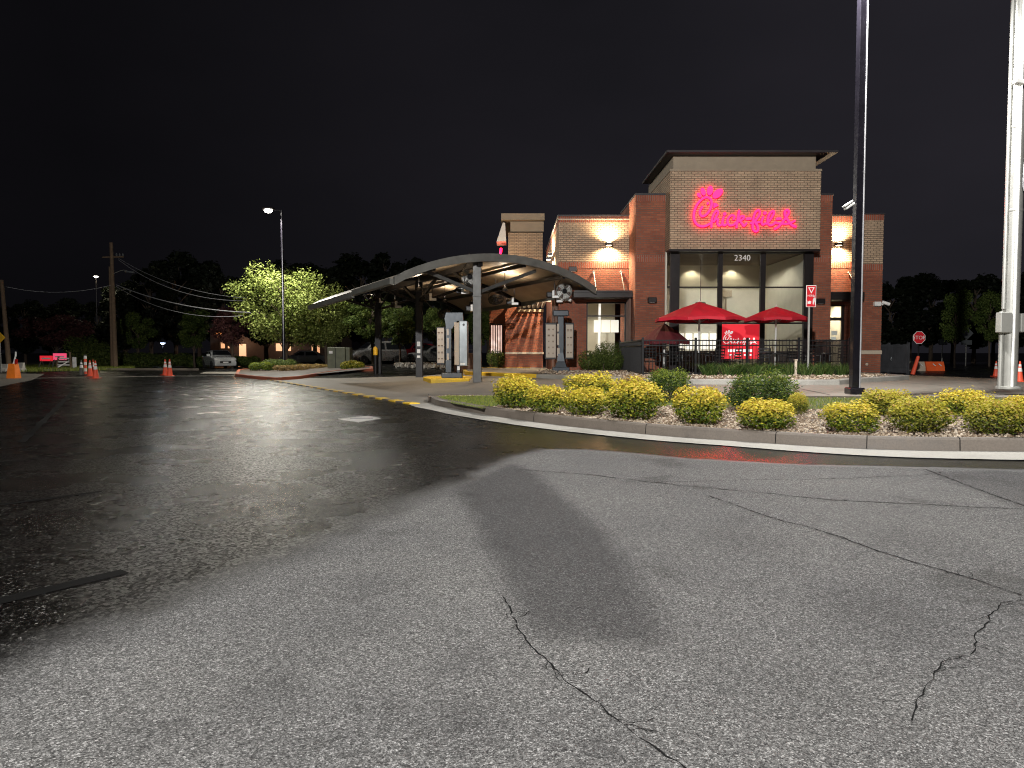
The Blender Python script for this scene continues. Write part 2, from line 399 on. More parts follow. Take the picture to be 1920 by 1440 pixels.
emat('far_window', (1.0, 0.46, 0.20), 0.8)
emat('blue_lens', (0.55, 0.7, 1.0), 30.0)
emat('banner_white', (1, .95, .9), .7)  # banner lettering glows by itself, no lamp in it
emat('board_lit', (0.9, 0.68, 0.50), 0.05, (0.30, 0.25, 0.19))
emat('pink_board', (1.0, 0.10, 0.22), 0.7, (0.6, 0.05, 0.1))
emat('red_board', (1.0, 0.03, 0.05), 0.55, (0.6, 0.03, 0.04))  # glow added to banner and road board, as if lit from behind
m, n, p, out = newmat('glass')
tr = n.nodes.new('ShaderNodeBsdfTransparent'); tr.inputs[0].default_value = (0.90, 0.92, 0.90, 1)
gl = n.nodes.new('ShaderNodeBsdfGlossy'); gl.inputs['Roughness'].default_value = 0.02
fr = n.nodes.new('ShaderNodeFresnel'); fr.inputs[0].default_value = 1.5
ms = n.nodes.new('ShaderNodeMixShader')
n.links.new(fr.outputs[0], ms.inputs[0]); n.links.new(tr.outputs[0], ms.inputs[1]); n.links.new(gl.outputs[0], ms.inputs[2]); n.links.new(ms.outputs[0], out.inputs['Surface'])

# ------------------------------------------------------------------ builders
ORG = {}
def tag(o, label, cat, group=None, kind=None):
    if label: o['label'] = label
    if cat: o['category'] = cat
    if group: o['group'] = group
    if kind: o['kind'] = kind
    return o
def thing(name, loc, label, cat, group=None, rz=0.0):
    o = bpy.data.objects.new(name, None); o.location = loc; o.rotation_euler = (0, 0, rz)
    o.empty_display_size = 0.3
    C.objects.link(o); tag(o, label, cat, group); ORG[o.name] = Vector(loc) if rz == 0 else Vector((0, 0, 0))
    return o
def dup(root, loc=None, rz=None, label=None, scale=None):
    def cp(o, par):
        c = o.copy(); C.objects.link(c)
        if par is not None: c.parent = par
        for ch in list(o.children): cp(ch, c)
        return c
    r = cp(root, None)
    if loc is not None: r.location = loc
    if rz is not None: r.rotation_euler = (root.rotation_euler[0], root.rotation_euler[1], rz)
    if scale is not None: r.scale = scale if hasattr(scale, '__len__') else (scale,) * 3
    if label: r['label'] = label
    return r

class MB:
    def __init__(s): s.v = []; s.f = []; s.mi = []; s.cur = 0
    def quad(s, a, b, c, d): s.poly([a, b, c, d])
    def poly(s, pts):
        i = len(s.v); s.v += [tuple(p) for p in pts]; s.f.append(tuple(range(i, i + len(pts)))); s.mi.append(s.cur)
    def box(s, x0, x1, y0, y1, z0, z1, M=None):
        if x0 > x1: x0, x1 = x1, x0
        if y0 > y1: y0, y1 = y1, y0
        if z0 > z1: z0, z1 = z1, z0
        p = [Vector((x, y, z)) for z in (z0, z1) for y in (y0, y1) for x in (x0, x1)]
        if M is not None: p = [M @ q for q in p]
        i = len(s.v); s.v += [tuple(q) for q in p]
        for f in ((0, 2, 3, 1), (4, 5, 7, 6), (0, 1, 5, 4), (2, 6, 7, 3), (0, 4, 6, 2), (1, 3, 7, 5)):
            s.f.append(tuple(i + k for k in f)); s.mi.append(s.cur)
        return s
    def bbox(s, x0, x1, y0, y1, z0, z1, b=0.01, M=None):
        """box with chamfered edges"""
        xs = (x0, x1); ys = (y0, y1); zs = (z0, z1)
        bm = bmesh.new(); bmesh.ops.create_cube(bm, size=1)
        for vv in bm.verts:
            vv.co = Vector((xs[vv.co.x > 0], ys[vv.co.y > 0], zs[vv.co.z > 0]))
        bmesh.ops.bevel(bm, geom=bm.edges[:], offset=b, segments=1, affect='EDGES')
        s.add_bm(bm, M); return s
    def add_bm(s, bm, M=None):
        i = len(s.v)
        bm.verts.index_update()
        s.v += [tuple((M @ q.co) if M is not None else q.co) for q in bm.verts]
        for f in bm.faces:
            s.f.append(tuple(i + q.index for q in f.verts)); s.mi.append(s.cur)
        bm.free()
    def tube(s, pts, r, seg=8, cap=True, r2=None):
        pts = [Vector(p) for p in pts]; n = len(pts); rings = []
        up = None
        for k, p in enumerate(pts):
            t = (pts[min(k + 1, n - 1)] - pts[max(k - 1, 0)]).normalized()
            if up is None:
                up = t.cross(Vector((0, 0, 1)))
                if up.length < 0.05: up = t.cross(Vector((0, 1, 0)))
            a = (up - t * up.dot(t)).normalized(); b = t.cross(a); up = a
            rr = r if r2 is None else r + (r2 - r) * k / (n - 1)
            if hasattr(r, '__len__'): rr = r[k]
            i = len(s.v)
            s.v += [tuple(p + (a * math.cos(2 * PI * q / seg) + b * math.sin(2 * PI * q / seg)) * rr) for q in range(seg)]
            rings.append(i)
        for a0, b0 in zip(rings, rings[1:]):
            for q in range(seg):
                s.f.append((a0 + q, a0 + (q + 1) % seg, b0 + (q + 1) % seg, b0 + q)); s.mi.append(s.cur)
        if cap:
            s.f.append(tuple(rings[0] + q for q in reversed(range(seg)))); s.mi.append(s.cur)
            s.f.append(tuple(rings[-1] + q for q in range(seg))); s.mi.append(s.cur)
        return s
    def bar(s, a, b, wd, ht, up=(0, 0, 1)):
        a = Vector(a); b = Vector(b); d = b - a; Ln = d.length; d.normalize()
        x = d.cross(Vector(up));
        if x.length < 1e-4: x = d.cross(Vector((1, 0, 0)))
        x.normalize(); z = x.cross(d)
        M = Matrix((( x.x, d.x, z.x, a.x), (x.y, d.y, z.y, a.y), (x.z, d.z, z.z, a.z), (0, 0, 0, 1)))
        s.box(-wd / 2, wd / 2, 0, Ln, -ht / 2, ht / 2, M); return s
    def lathe(s, prof, c=(0, 0, 0), seg=16, M=None, sq=False, cap=True):
        rings = []
        for r, z in prof:
            i = len(s.v)
            for q in range(seg):
                a = 2 * PI * (q + (0.5 if sq else 0)) / seg
                p = Vector((r * math.cos(a), r * math.sin(a), z))
                if M is not None: p = M @ p
                s.v.append(tuple(p + Vector(c)))
            rings.append(i)
        for a0, b0 in zip(rings, rings[1:]):
            for q in range(seg):
                s.f.append((a0 + q, a0 + (q + 1) % seg, b0 + (q + 1) % seg, b0 + q)); s.mi.append(s.cur)
        if cap:
            s.f.append(tuple(rings[0] + q for q in reversed(range(seg)))); s.mi.append(s.cur)
            s.f.append(tuple(rings[-1] + q for q in range(seg))); s.mi.append(s.cur)
        return s
    def prism(s, pts, h0, h1, frame=lambda u, v, w: (u, v, w)):
        n = len(pts); i = len(s.v)
        s.v += [tuple(frame(u, v, h0)) for u, v in pts] + [tuple(frame(u, v, h1)) for u, v in pts]
        s.f.append(tuple(i + k for k in reversed(range(n)))); s.mi.append(s.cur)
        s.f.append(tuple(i + n + k for k in range(n))); s.mi.append(s.cur)
        for k in range(n):
            s.f.append((i + k, i + (k + 1) % n, i + n + (k + 1) % n, i + n + k)); s.mi.append(s.cur)
        return s
    def build(s, name, m, parent=None, smooth=False, label=None):
        off = Vector((0, 0, 0))
        if parent is not None:
            off = ORG.get(parent.name, off)
        me = bpy.data.meshes.new(name)
        V = [tuple(Vector(v) - off) for v in s.v] if off.length > 0 else s.v
        me.from_pydata(V, [], s.f)
        ml = m if isinstance(m, (list, tuple)) else [m]
        for q in ml: me.materials.append(MATS[q])
        if len(ml) > 1: me.polygons.foreach_set('material_index', s.mi)
        if smooth: me.polygons.foreach_set('use_smooth', [True] * len(me.polygons))
        me.validate(); me.update()
        bm = bmesh.new(); bm.from_mesh(me); bmesh.ops.recalc_face_normals(bm, faces=bm.faces[:]); bm.to_mesh(me); bm.free()
        if smooth:
            try: me.set_sharp_from_angle(angle=R(40))
            except Exception: pass
        o = bpy.data.objects.new(name, me); C.objects.link(o)
        if parent is not None:
            o.parent = parent; ORG[o.name] = off
        if label: o['label'] = label
        return o

def solo(o, label, cat, group=None): return tag(o, label, cat, group)

def catmull(pts, k=6, closed=False):
    P = [Vector(p) for p in pts]; out = []; n = len(P)
    rng = range(n if closed else n - 1)
    for i in rng:
        p0 = P[(i - 1) % n] if closed or i > 0 else P[0]; p1 = P[i]; p2 = P[(i + 1) % n]
        p3 = P[(i + 2) % n] if closed or i + 2 < n else P[-1]
        for j in range(k):
            t = j / k
            out.append(0.5 * ((2 * p1) + (p2 - p0) * t + (2 * p0 - 5 * p1 + 4 * p2 - p3) * t * t + (3 * p1 - p0 - 3 * p2 + p3) * t ** 3))
    if not closed: out.append(P[-1])
    return out

def sheet(name, poly, m, lift, grid=1.0, kind='structure'):
    """flat surface that follows the terrain: polygon cut along the terrain's grid"""
    bm = bmesh.new()
    vs = [bm.verts.new((q[0], q[1], 0)) for q in poly]
    f = bm.faces.new(vs)
    bmesh.ops.triangulate(bm, faces=[f])
    xs = [q[0] for q in poly]; ys = [q[1] for q in poly]
    x = math.ceil(max(min(xs), -30) / grid) * grid
    while x < min(max(xs), 30):
        bmesh.ops.bisect_plane(bm, geom=bm.verts[:] + bm.edges[:] + bm.faces[:], plane_co=(x, 0, 0), plane_no=(1, 0, 0)); x += grid
    y = math.ceil(max(min(ys), -2) / grid) * grid
    while y < min(max(ys), 70):
        bmesh.ops.bisect_plane(bm, geom=bm.verts[:] + bm.edges[:] + bm.faces[:], plane_co=(0, y, 0), plane_no=(0, 1, 0)); y += grid
    for v in bm.verts: v.co.z = zt(v.co.x, v.co.y) + lift
    bmesh.ops.recalc_face_normals(bm, faces=bm.faces[:])
    if sum(f.normal.z for f in bm.faces) < 0: bmesh.ops.reverse_faces(bm, faces=bm.faces[:])
    me = bpy.data.meshes.new(name); bm.to_mesh(me); bm.free(); me.materials.append(MATS[m])
    o = bpy.data.objects.new(name, me); C.objects.link(o)
    if kind: o['kind'] = kind
    return o

def offset_poly(pts, d):
    """inward offset of a counter-clockwise polygon"""
    n = len(pts); out = []
    for i in range(n):
        a = Vector(pts[i - 1][:2]); b = Vector(pts[i][:2]); c = Vector(pts[(i + 1) % n][:2])
        e1 = (b - a).normalized(); e2 = (c - b).normalized()
        n1 = Vector((-e1.y, e1.x)); n2 = Vector((-e2.y, e2.x)); nn = (n1 + n2)
        if nn.length < 1e-3: nn = n1
        nn.normalize(); k = d / max(0.4, nn.dot(n1)); out.append(b + nn * k)
    return out
def area2(p): return sum(p[i - 1][0] * p[i][1] - p[i][0] * p[i - 1][1] for i in range(len(p)))
def resample(pts, step, closed):
    out = []; n = len(pts)
    for i in range(n if closed else n - 1):
        a = Vector(pts[i][:2]); b = Vector(pts[(i + 1) % n][:2]); k = max(1, int((b - a).length / step))
        for j in range(k): out.append(a + (b - a) * j / k)
    if not closed: out.append(Vector(pts[-1][:2]))
    return out
def kerb_strip(name, outer, inner, h, m, closed=True, kind='structure', r=0.025):
    """kerb with a rounded outer lip between two parallel lines, sitting on the terrain"""
    mb = MB(); n = len(outer)
    prof = []
    for i in range(n):
        o_, i_ = outer[i], inner[i]; d = (i_ - o_).normalized()
        z = zt(o_.x, o_.y)
        def P(q, zz): return (q.x, q.y, zz)
        prof.append([P(o_, z - 0.1), P(o_, z + 0.001), P(o_ + d * 0.02, z + h - r), P(o_ + d * (0.02 + r), z + h), P(i_, z + h), P(i_, z - 0.1)])
    for i in range(n if closed else n - 1):
        a = prof[i]; b = prof[(i + 1) % n]
        for k in range(5): mb.quad(a[k], b[k], b[k + 1], a[k + 1])
    if not closed:
        mb.poly(prof[0]); mb.poly(list(reversed(prof[-1])))
    o = mb.build(name, m)
    if kind: o['kind'] = kind
    return o

def leafmesh(name, pts, nrm, size, vary, tip=None, rng=None, aspect=0.55, m='green_leaf', parent=None):
    """one mesh of folded diamond leaves; numpy for speed"""
    n = len(pts); rng = rng or np.random.default_rng(1)
    rnd = rng.normal(size=(n, 3)); nrm = nrm / (np.linalg.norm(nrm, axis=1, keepdims=True) + 1e-9)
    t = rnd - nrm * (rnd * nrm).sum(1, keepdims=True); t /= np.linalg.norm(t, axis=1, keepdims=True) + 1e-9
    b = np.cross(nrm, t); s = np.asarray(size).reshape(-1, 1) * np.ones((n, 1))
    V = np.empty((n, 4, 3))
    V[:, 0] = pts - t * s * 0.5; V[:, 2] = pts + t * s * 0.5
    V[:, 1] = pts + b * s * 0.5 * aspect + nrm * s * 0.08; V[:, 3] = pts - b * s * 0.5 * aspect + nrm * s * 0.08
    me = bpy.data.meshes.new(name)
    me.vertices.add(n * 4); me.vertices.foreach_set('co', V.reshape(-1))
    me.loops.add(n * 4); me.loops.foreach_set('vertex_index', np.arange(n * 4, dtype=np.int32))
    me.polygons.add(n); me.polygons.foreach_set('loop_start', np.arange(0, n * 4, 4, dtype=np.int32))
    me.polygons.foreach_set('loop_total', np.full(n, 4, dtype=np.int32))
    me.update(calc_edges=True)
    a = me.attributes.new('vary', 'FLOAT', 'FACE'); a.data.foreach_set('value', vary.astype(np.float32))
    if tip is not None:
        a = me.attributes.new('tip', 'FLOAT', 'FACE'); a.data.foreach_set('value', tip.astype(np.float32))
    me.materials.append(MATS[m])
    o = bpy.data.objects.new(name, me); C.objects.link(o)
    if parent is not None: o.parent = parent
    return o
def blobpts(rng, blobs, n, shell=0.55):
    """points spread through ellipsoidal clumps, denser at their skins"""
    vol = np.array([b[3] * b[4] * b[5] for b in blobs]) ** 0.75; vol /= vol.sum()
    idx = rng.choice(len(blobs), n, p=vol); B = np.array(blobs)[idx]
    d = rng.normal(size=(n, 3)); d /= np.linalg.norm(d, axis=1, keepdims=True)
    r = np.where(rng.random(n) < shell, rng.uniform(0.82, 1.06, n), rng.random(n) ** 0.5)[:, None]
    return B[:, :3] + d * r * B[:, 3:6], d, idx, r[:, 0]

# ================================================================== SETTING
# ground sheet to the horizon
bm = bmesh.new()
def axis(lo, hi, a, b):
    v = [lo, -120, -60]; x = a
    while x <= b: v.append(x); x += 1.0
    return sorted(set(v + [60 if hi > 80 else hi, 120, hi]))
xs = sorted(set([-400, -200, -100] + list(range(-30, 31)) + [60, 100, 200, 400]))
ys = sorted(set([-100, -40] + list(range(-5, 71)) + [90, 130, 200, 400, 800]))
gv = [[bm.verts.new((x, y, zt(x, y) - 0.03)) for x in xs] for y in ys]
for j in range(len(ys) - 1):
    for i in range(len(xs) - 1):
        bm.faces.new((gv[j][i], gv[j][i + 1], gv[j + 1][i + 1], gv[j + 1][i]))
me = bpy.data.meshes.new('ground'); bm.to_mesh(me); bm.free(); me.materials.append(MATS['dark_ground'])
o = bpy.data.objects.new('ground', me); C.objects.link(o); o['kind'] = 'structure'

# asphalt with wet film / dry part stored per vertex
wet_line = [G(*q) for q in ((-500, 1440), (0, 1235), (400, 1088), (660, 978), (850, 900), (960, 852), (1020, 842), (1100, 842), (1300, 860), (1500, 871), (1700, 876), (1920, 880), (2300, 882))]
WL = [(q.x, q.y) for q in wet_line]
def sd_line(x, y):
    best = 1e9; sg = 1
    for (ax, ay), (bx, by) in zip(WL, WL[1:]):
        dx, dy = bx - ax, by - ay; t = max(0, min(1, ((x - ax) * dx + (y - ay) * dy) / (dx * dx + dy * dy)))
        ex, ey = x - ax - dx * t, y - ay - dy * t; d = math.hypot(ex, ey)
        if d < best: best = d; sg = 1 if (dx * ey - dy * ex) < 0 else -1
    return best * sg
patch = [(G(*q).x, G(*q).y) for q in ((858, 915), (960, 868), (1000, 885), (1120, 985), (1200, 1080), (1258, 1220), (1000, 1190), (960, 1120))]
patch2 = [(G(*q).x, G(*q).y) for q in ((1730, 884), (1920, 955), (2000, 990), (2100, 900), (1920, 884))]
blots = [(G(px, py).x, G(px, py).y, r_, a_) for px, py, r_, a_ in ((862, 1350, .16, .55), (868, 1240, .14, .45), (1650, 1150, .4, .5), (282, 1374, .09, .9), (640, 1180, .3, .3), (1180, 1130, .2, .3), (1500, 1300, .35, .3), (1390, 1010, .35, .35), (480, 1300, .25, .4), (1120, 1400, .12, .5), (700, 1100, .25, .35), (1700, 1010, .5, .35))]
def inside(poly, x, y):
    c = False; n = len(poly)
    for i in range(n):
        x1, y1 = poly[i - 1]; x2, y2 = poly[i]
        if (y1 > y) != (y2 > y) and x < (x2 - x1) * (y - y1) / (y2 - y1) + x1: c = not c
    return c
def frange(a, b, s):
    out = []; v = a
    while v < b - 1e-6: out.append(v); v += s
    return out
ax_ = sorted(set([-90, -60, -40] + frange(-30, -8, 1.0) + [round(v, 3) for v in frange(-8, 13, 0.1)] + frange(13, 30, 1.0) + [30, 45, 60]))
ay_ = sorted(set([-30, -10, -3, 0] + [round(v, 3) for v in frange(1, 12, 0.1)] + frange(12, 62, 1.0) + [62]))
nx, ny = len(ax_), len(ay_)
verts = []; dry = []; pat = []; pool = []
for y in ay_:
    for x in ax_:
        verts.append((x, y, zt(x, y)))
        if y < 14 and -14 < x < 14: sdv = sd_line(x, y)
        elif y >= 14: sdv = -3
        else: sdv = sd_line(x, y)
        dry.append(max(-1, min(1, sdv * (0.75 if x < 0.5 else 2.2) )))
        pv = 0.0
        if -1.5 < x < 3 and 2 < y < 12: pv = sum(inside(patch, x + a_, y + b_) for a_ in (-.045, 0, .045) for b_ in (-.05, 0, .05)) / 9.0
        if x > 3 and inside(patch2, x, y): pv = 0.55
        if 1 < y < 9 and -5 < x < 6:
            for bx_, by_, br_, ba_ in blots:
                dd = math.hypot(x - bx_, (y - by_) * .8) / br_
                if dd < 1.3: pv = max(pv, ba_ * (1 - ss(dd / 1.3)))
        pat.append(pv)
        pool.append(ss((x + 1.0) / 1.5) if y < 14.5 else 0.0)
faces = [(j * nx + i, j * nx + i + 1, (j + 1) * nx + i + 1, (j + 1) * nx + i) for j in range(ny - 1) for i in range(nx - 1)]
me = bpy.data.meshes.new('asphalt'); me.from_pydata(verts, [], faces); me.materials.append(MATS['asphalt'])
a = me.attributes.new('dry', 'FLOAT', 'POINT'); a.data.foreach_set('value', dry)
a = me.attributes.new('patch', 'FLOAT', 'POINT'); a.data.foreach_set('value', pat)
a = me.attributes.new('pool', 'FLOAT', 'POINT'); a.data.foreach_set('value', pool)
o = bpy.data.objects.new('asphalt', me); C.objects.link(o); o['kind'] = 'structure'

# drive-through slab
slab = [G(*q) for q in ((776, 758), (620, 731), (470, 706.5), (570, 709.5), (800, 704.5), (880, 698))]
slab = [(q.x, q.y) for q in slab] + [(0.0, 44), (8, 44), (15.2, 33)] + [(G(*q).x, G(*q).y) for q in ((1700, 703), (1860, 710), (2100, 720))] + [(22, 13.5), (8, 12.5), (3.5, 13.5), (0.5, 16.4)]
sheet('drive_slab', slab, 'slab_concrete', 0.006)
# joints in the slab
mb = MB()
def ribbon(mb, pts, wd, lift, jit=0.0, rng=random):
    pts = [Vector((q[0], q[1], 0)) for q in pts]
    L_, R_ = [], []
    for i, q in enumerate(pts):
        t = (pts[min(i + 1, len(pts) - 1)] - pts[max(i - 1, 0)]).normalized(); nn = Vector((-t.y, t.x, 0))
        ww = wd * (1 + jit * rng.uniform(-1, 1)) / 2
        a = q + nn * ww; b = q - nn * ww
        L_.append((a.x, a.y, zt(a.x, a.y) + lift)); R_.append((b.x, b.y, zt(b.x, b.y) + lift))
    for i in range(len(pts) - 1): mb.quad(L_[i], R_[i], R_[i + 1], L_[i + 1])
for a, b in (((-8.5, 30.5), (1.0, 34.0)), ((-5.5, 24.5), (4.0, 27)), ((-4.2, 20.5), (4, 22)), ((3.2, 15.8), (3.4, 22)), ((7, 15.6), (7.2, 20.5)), ((11.5, 15.6), (11.5, 23)), ((15, 14.5), (15.5, 24))):
    ribbon(mb, resample([a, b], 0.5, False), 0.02, 0.011)
o = mb.build('slab_joints', 'crack'); o['kind'] = 'structure'

# island (shrub bed) outline
front = [G(*q) for q in ((803, 750), (815, 760), (860, 769), (900, 777), (1000, 792), (1098, 804), (1250, 819), (1400, 829.5), (1500, 836.5), (1600, 842), (1700, 845.5), (1800, 847), (1920, 848), (2150, 847), (2400, 842))]
back = [G(px, py, 0.17) for px, py in ((808, 741), (830, 738.5), (930, 738.8), (1200, 740), (1500, 741.5), (1900, 744), (2400, 748))]
isl = [(q.x, q.y) for q in front] + [(q.x, q.y) for q in reversed(back)]
isl = resample([(q.x, q.y) for q in catmull([Vector((a, b, 0)) for a, b in isl[:15]], 4)] + isl[15:], 0.45, True)
if area2(isl) < 0: isl.reverse()
inner = offset_poly(isl, 0.16)
KH = 0.17
kerb_strip('kerb', isl, inner, KH, 'kerb_concrete')
# expansion joints in the kerb face as thin dark slots
gut_o = offset_poly(isl, -0.58); gut_i = offset_poly(isl, -0.002)
mb = MB()
k0 = [i for i, q in enumerate(isl)]
for i in range(len(isl)):
    j = (i + 1) % len(isl)
    mid = (isl[i] + isl[j]) / 2
    if mid.y > 16.6 and mid.x > -1.5 or mid.y > zt(0, 0) + 17.6: continue
    P = []
    for q in (gut_i[i], gut_o[i], gut_o[j], gut_i[j]): P.append((q.x, q.y, zt(q.x, q.y) + 0.012))
    mb.quad(*P)
o = mb.build('gutter', 'gutter_concrete'); o['kind'] = 'structure'
ipoly = [(q.x, q.y) for q in offset_poly(isl, 0.155)]
mb = MB()
for i in range(2, len(isl), 7):
    o_, i_ = isl[i], inner[i]; d = (i_ - o_).normalized(); nn = Vector((-d.y, d.x)); z = zt(o_.x, o_.y)
    prof = [(o_ - d * .003, z + .012), (o_ + d * .016, z + KH - .022), (o_ + d * .045, z + KH + .003), (i_, z + KH + .003)]
    for (a, za_), (b, zb_) in zip(prof, prof[1:]):
        mb.quad((*(a + nn * .006), za_), (*(a - nn * .006), za_), (*(b - nn * .006), zb_), (*(b + nn * .006), zb_))
o = mb.build('kerb_joints', 'crack'); o['kind'] = 'structure'
sheet('planting_bed', ipoly, 'soil', 0.135)
# lawn strip in the back of the bed and its nose
gfront = [G(px, py, 0.14) for px, py in ((850, 757), (905, 767), (935, 760), (1100, 757), (1400, 765), (1520, 768), (1700, 770), (1920, 775), (2350, 778))]
gl_poly = [(q.x, q.y) for q in gfront]
bk = [G(px, py, 0.17) for px, py in ((814, 743), (840, 740.6), (930, 740.6), (1200, 742), (1500, 743.5), (1900, 746), (2390, 750))]
gl_poly = gl_poly + [(q.x, q.y) for q in reversed(bk)]
sheet('lawn', gl_poly, 'lawn_soil', 0.145)
rngn = np.random.default_rng(3)
def scatter(poly, n, rng):
    xs = [q[0] for q in poly]; ys = [q[1] for q in poly]; out = []
    while len(out) < n:
        x = rng.uniform(min(xs), max(xs)); y = rng.uniform(min(ys), max(ys))
        if inside(poly, x, y): out.append((x, y))
    return out
def blades(name, pts, h, wd, lift, m, rng, lean=0.5):
    V = []; F = []
    for x, y in pts:
        hh = h * rng.uniform(0.5, 1.1); a = rng.uniform(0, 2 * PI); l = rng.uniform(0, lean) * hh; b = rng.uniform(0, PI)
        z = zt(x, y) + lift - 0.005; i = len(V); dx, dy = math.cos(b) * wd / 2, math.sin(b) * wd / 2
        V += [(x - dx, y - dy, z), (x + dx, y + dy, z), (x + l * 0.35 * math.cos(a) + dx * .8, y + l * .35 * math.sin(a) + dy * .8, z + hh * .6),
              (x + l * 0.35 * math.cos(a) - dx * .8, y + l * .35 * math.sin(a) - dy * .8, z + hh * .6), (x + l * math.cos(a), y + l * math.sin(a), z + hh * (1 if lean < 1 else 0.8))]
        F += [(i, i + 1, i + 2, i + 3), (i + 3, i + 2, i + 4)]
    me = bpy.data.meshes.new(name); me.from_pydata(V, [], F); me.materials.append(MATS[m])
    vv = np.repeat(rng.random(len(pts)), 2).astype(np.float32)
    a = me.attributes.new('vary', 'FLOAT', 'FACE'); a.data.foreach_set('value', vv)
    o = bpy.data.objects.new(name, me); C.objects.link(o); return o
o = blades('grass', scatter(gl_poly, 26000, rngn), 0.05, 0.008, 0.145, 'lawn_blade', rngn)
tag(o, 'mown lawn strip along the back of the shrub bed', 'grass', kind='stuff')
# mulch chips
def chips(name, pts, size, lift, m, rng, flat=0.4, grow=0.0):
    V = []; F = []; vv = []
    for x, y in pts:
        s = size * rng.uniform(0.5, 1.3); z = zt(x, y) + lift + rng.uniform(0, 0.012 + grow)
        M = Matrix.Translation((x, y, z)) @ Matrix.Rotation(rng.uniform(0, PI), 4, 'Z') @ Matrix.Rotation(rng.uniform(-0.5, 0.5), 4, 'X')
        i = len(V)
        for q in ((-1, -.6, 0), (1, -.5, 0), (.9, .6, 0), (-.8, .6, 0), (-.6, -.35, 1), (.6, -.3, 1), (.5, .35, 1), (-.5, .35, 1)):
            V.append(tuple(M @ Vector((q[0] * s / 2, q[1] * s / 2 * 0.8, q[2] * s * flat))))
        F += [(i + 4, i + 5, i + 6, i + 7), (i, i + 1, i + 5, i + 4), (i + 1, i + 2, i + 6, i + 5), (i + 2, i + 3, i + 7, i + 6), (i + 3, i, i + 4, i + 7)]
        vv += [rng.random()] * 5
    me = bpy.data.meshes.new(name); me.from_pydata(V, [], F); me.materials.append(MATS[m])
    a = me.attributes.new('vary', 'FLOAT', 'FACE'); a.data.foreach_set('value', np.array(vv, dtype=np.float32))
    o = bpy.data.objects.new(name, me); C.objects.link(o); return o
mpoly = [(q.x, q.y) for q in offset_poly(isl, 0.18)]
mp_pts = [q for q in scatter(mpoly, 30000, rngn) if not inside(gl_poly, *q)]
o = chips('mulch', mp_pts, 0.042, 0.135, 'mulch_chip', rngn)
tag(o, 'pale brown stone and bark mulch around the golden shrubs', 'mulch', kind='stuff')

# cracks in the asphalt
cr = {
 'a': [(945, 1120), (960, 1160), (985, 1200), (1030, 1240), (1080, 1290), (1130, 1330), (1185, 1370), (1240, 1405), (1275, 1430), (1300, 1470)],
 'b': [(970, 880), (1100, 890), (1250, 908), (1400, 922), (1560, 938), (1700, 945), (1920, 955)],
 'c': [(1330, 930), (1400, 955), (1440, 970), (1520, 990), (1640, 1030), (1720, 1055), (1800, 1080), (1920, 1115)],
 'd': [(1920, 1128), (1875, 1130), (1855, 1160), (1835, 1190), (1825, 1220), (1770, 1245), (1740, 1280), (1720, 1310), (1700, 1350)],
 'e': [(1220, 905), (1400, 900), (1560, 898), (1720, 892), (1770, 885)],
 'f': [(1735, 880), (1800, 905), (1920, 950)],
}
mb = MB()
for kx, pts in cr.items():
    wd = {'a': 0.006, 'b': 0.012, 'c': 0.008, 'd': 0.005, 'e': 0.008, 'f': 0.010}[kx]
    g = resample([G(*q) for q in pts], 0.035, False)
    rr = random.Random(ord(kx)); off = 0
    gg = []
    for i, q in enumerate(g):
        off = off * 0.8 + rr.uniform(-1, 1) * 0.010
        t = (g[min(i + 1, len(g) - 1)] - g[max(i - 1, 0)]).normalized()
        gg.append(q + Vector((-t.y, t.x)) * off)
    ribbon(mb, gg, wd, 0.004, 0.8, rr)
    for _ in range(0 if kx in 'bef' else 14):           # side branches
        i = rr.randrange(len(gg) - 1); q = gg[i]; a = rr.uniform(0, 2 * PI); br = [q]
        for s_ in range(rr.randrange(3, 8)):
            a += rr.uniform(-0.7, 0.7); q = q + Vector((math.cos(a), math.sin(a))) * 0.022; br.append(q)
        ribbon(mb, br, wd * 0.5, 0.0035, 0.6, rr)
o = mb.build('asphalt_cracks', 'crack'); o['kind'] = 'structure'
# worn parking lines on the wet side (dark tar strokes)
mb = MB()
for a, b, wd in (((-60, 1142), (235, 1072), 0.10), ((-60, 955), (190, 922), 0.09), ((-40, 872), (170, 850), 0.09), ((-40, 822), (160, 806), 0.09), ((40, 830), (150, 722), 0.12)):
    ribbon(mb, resample([G(*a), G(*b)], 0.3, False), wd, 0.004, 0.25)
o = mb.build('tar_lines', 'tar'); o['kind'] = 'structure'

# painted kerb edge of the slab: alternating blocks
mb = MB(); mb2 = MB()
A, B = G(778, 758.5), G(462, 705)
n_ = 46
for i in range(n_):
    p0 = A + (B - A) * (i / n_); p1 = A + (B - A) * ((i + 0.93) / n_)
    t = (B - A).normalized(); nn = Vector((-t.y, t.x, 0)) 
    tgt = mb if (i % 2 == 0) else mb2
    hw = 0.14
    P = [p0 + nn * hw, p0 - nn * hw, p1 - nn * hw, p1 + nn * hw]
    z0 = zt(p0.x, p0.y)
    b = [(q.x, q.y, z0 - 0.02) for q in P]; tt = [(q.x + (p0.x + p1.x - 2 * q.x) * 0.02, q.y + (p0.y + p1.y - 2 * q.y) * 0.02, z0 + 0.035) for q in P]
    tgt.poly(tt)
    for k in range(4): tgt.quad(b[k], b[(k + 1) % 4], tt[(k + 1) % 4], tt[k])
o = mb.build('painted_kerb_edge', 'yellow_paint'); o['kind'] = 'structure'
o = mb2.build('kerb_edge', 'kerb_concrete'); o['kind'] = 'structure'

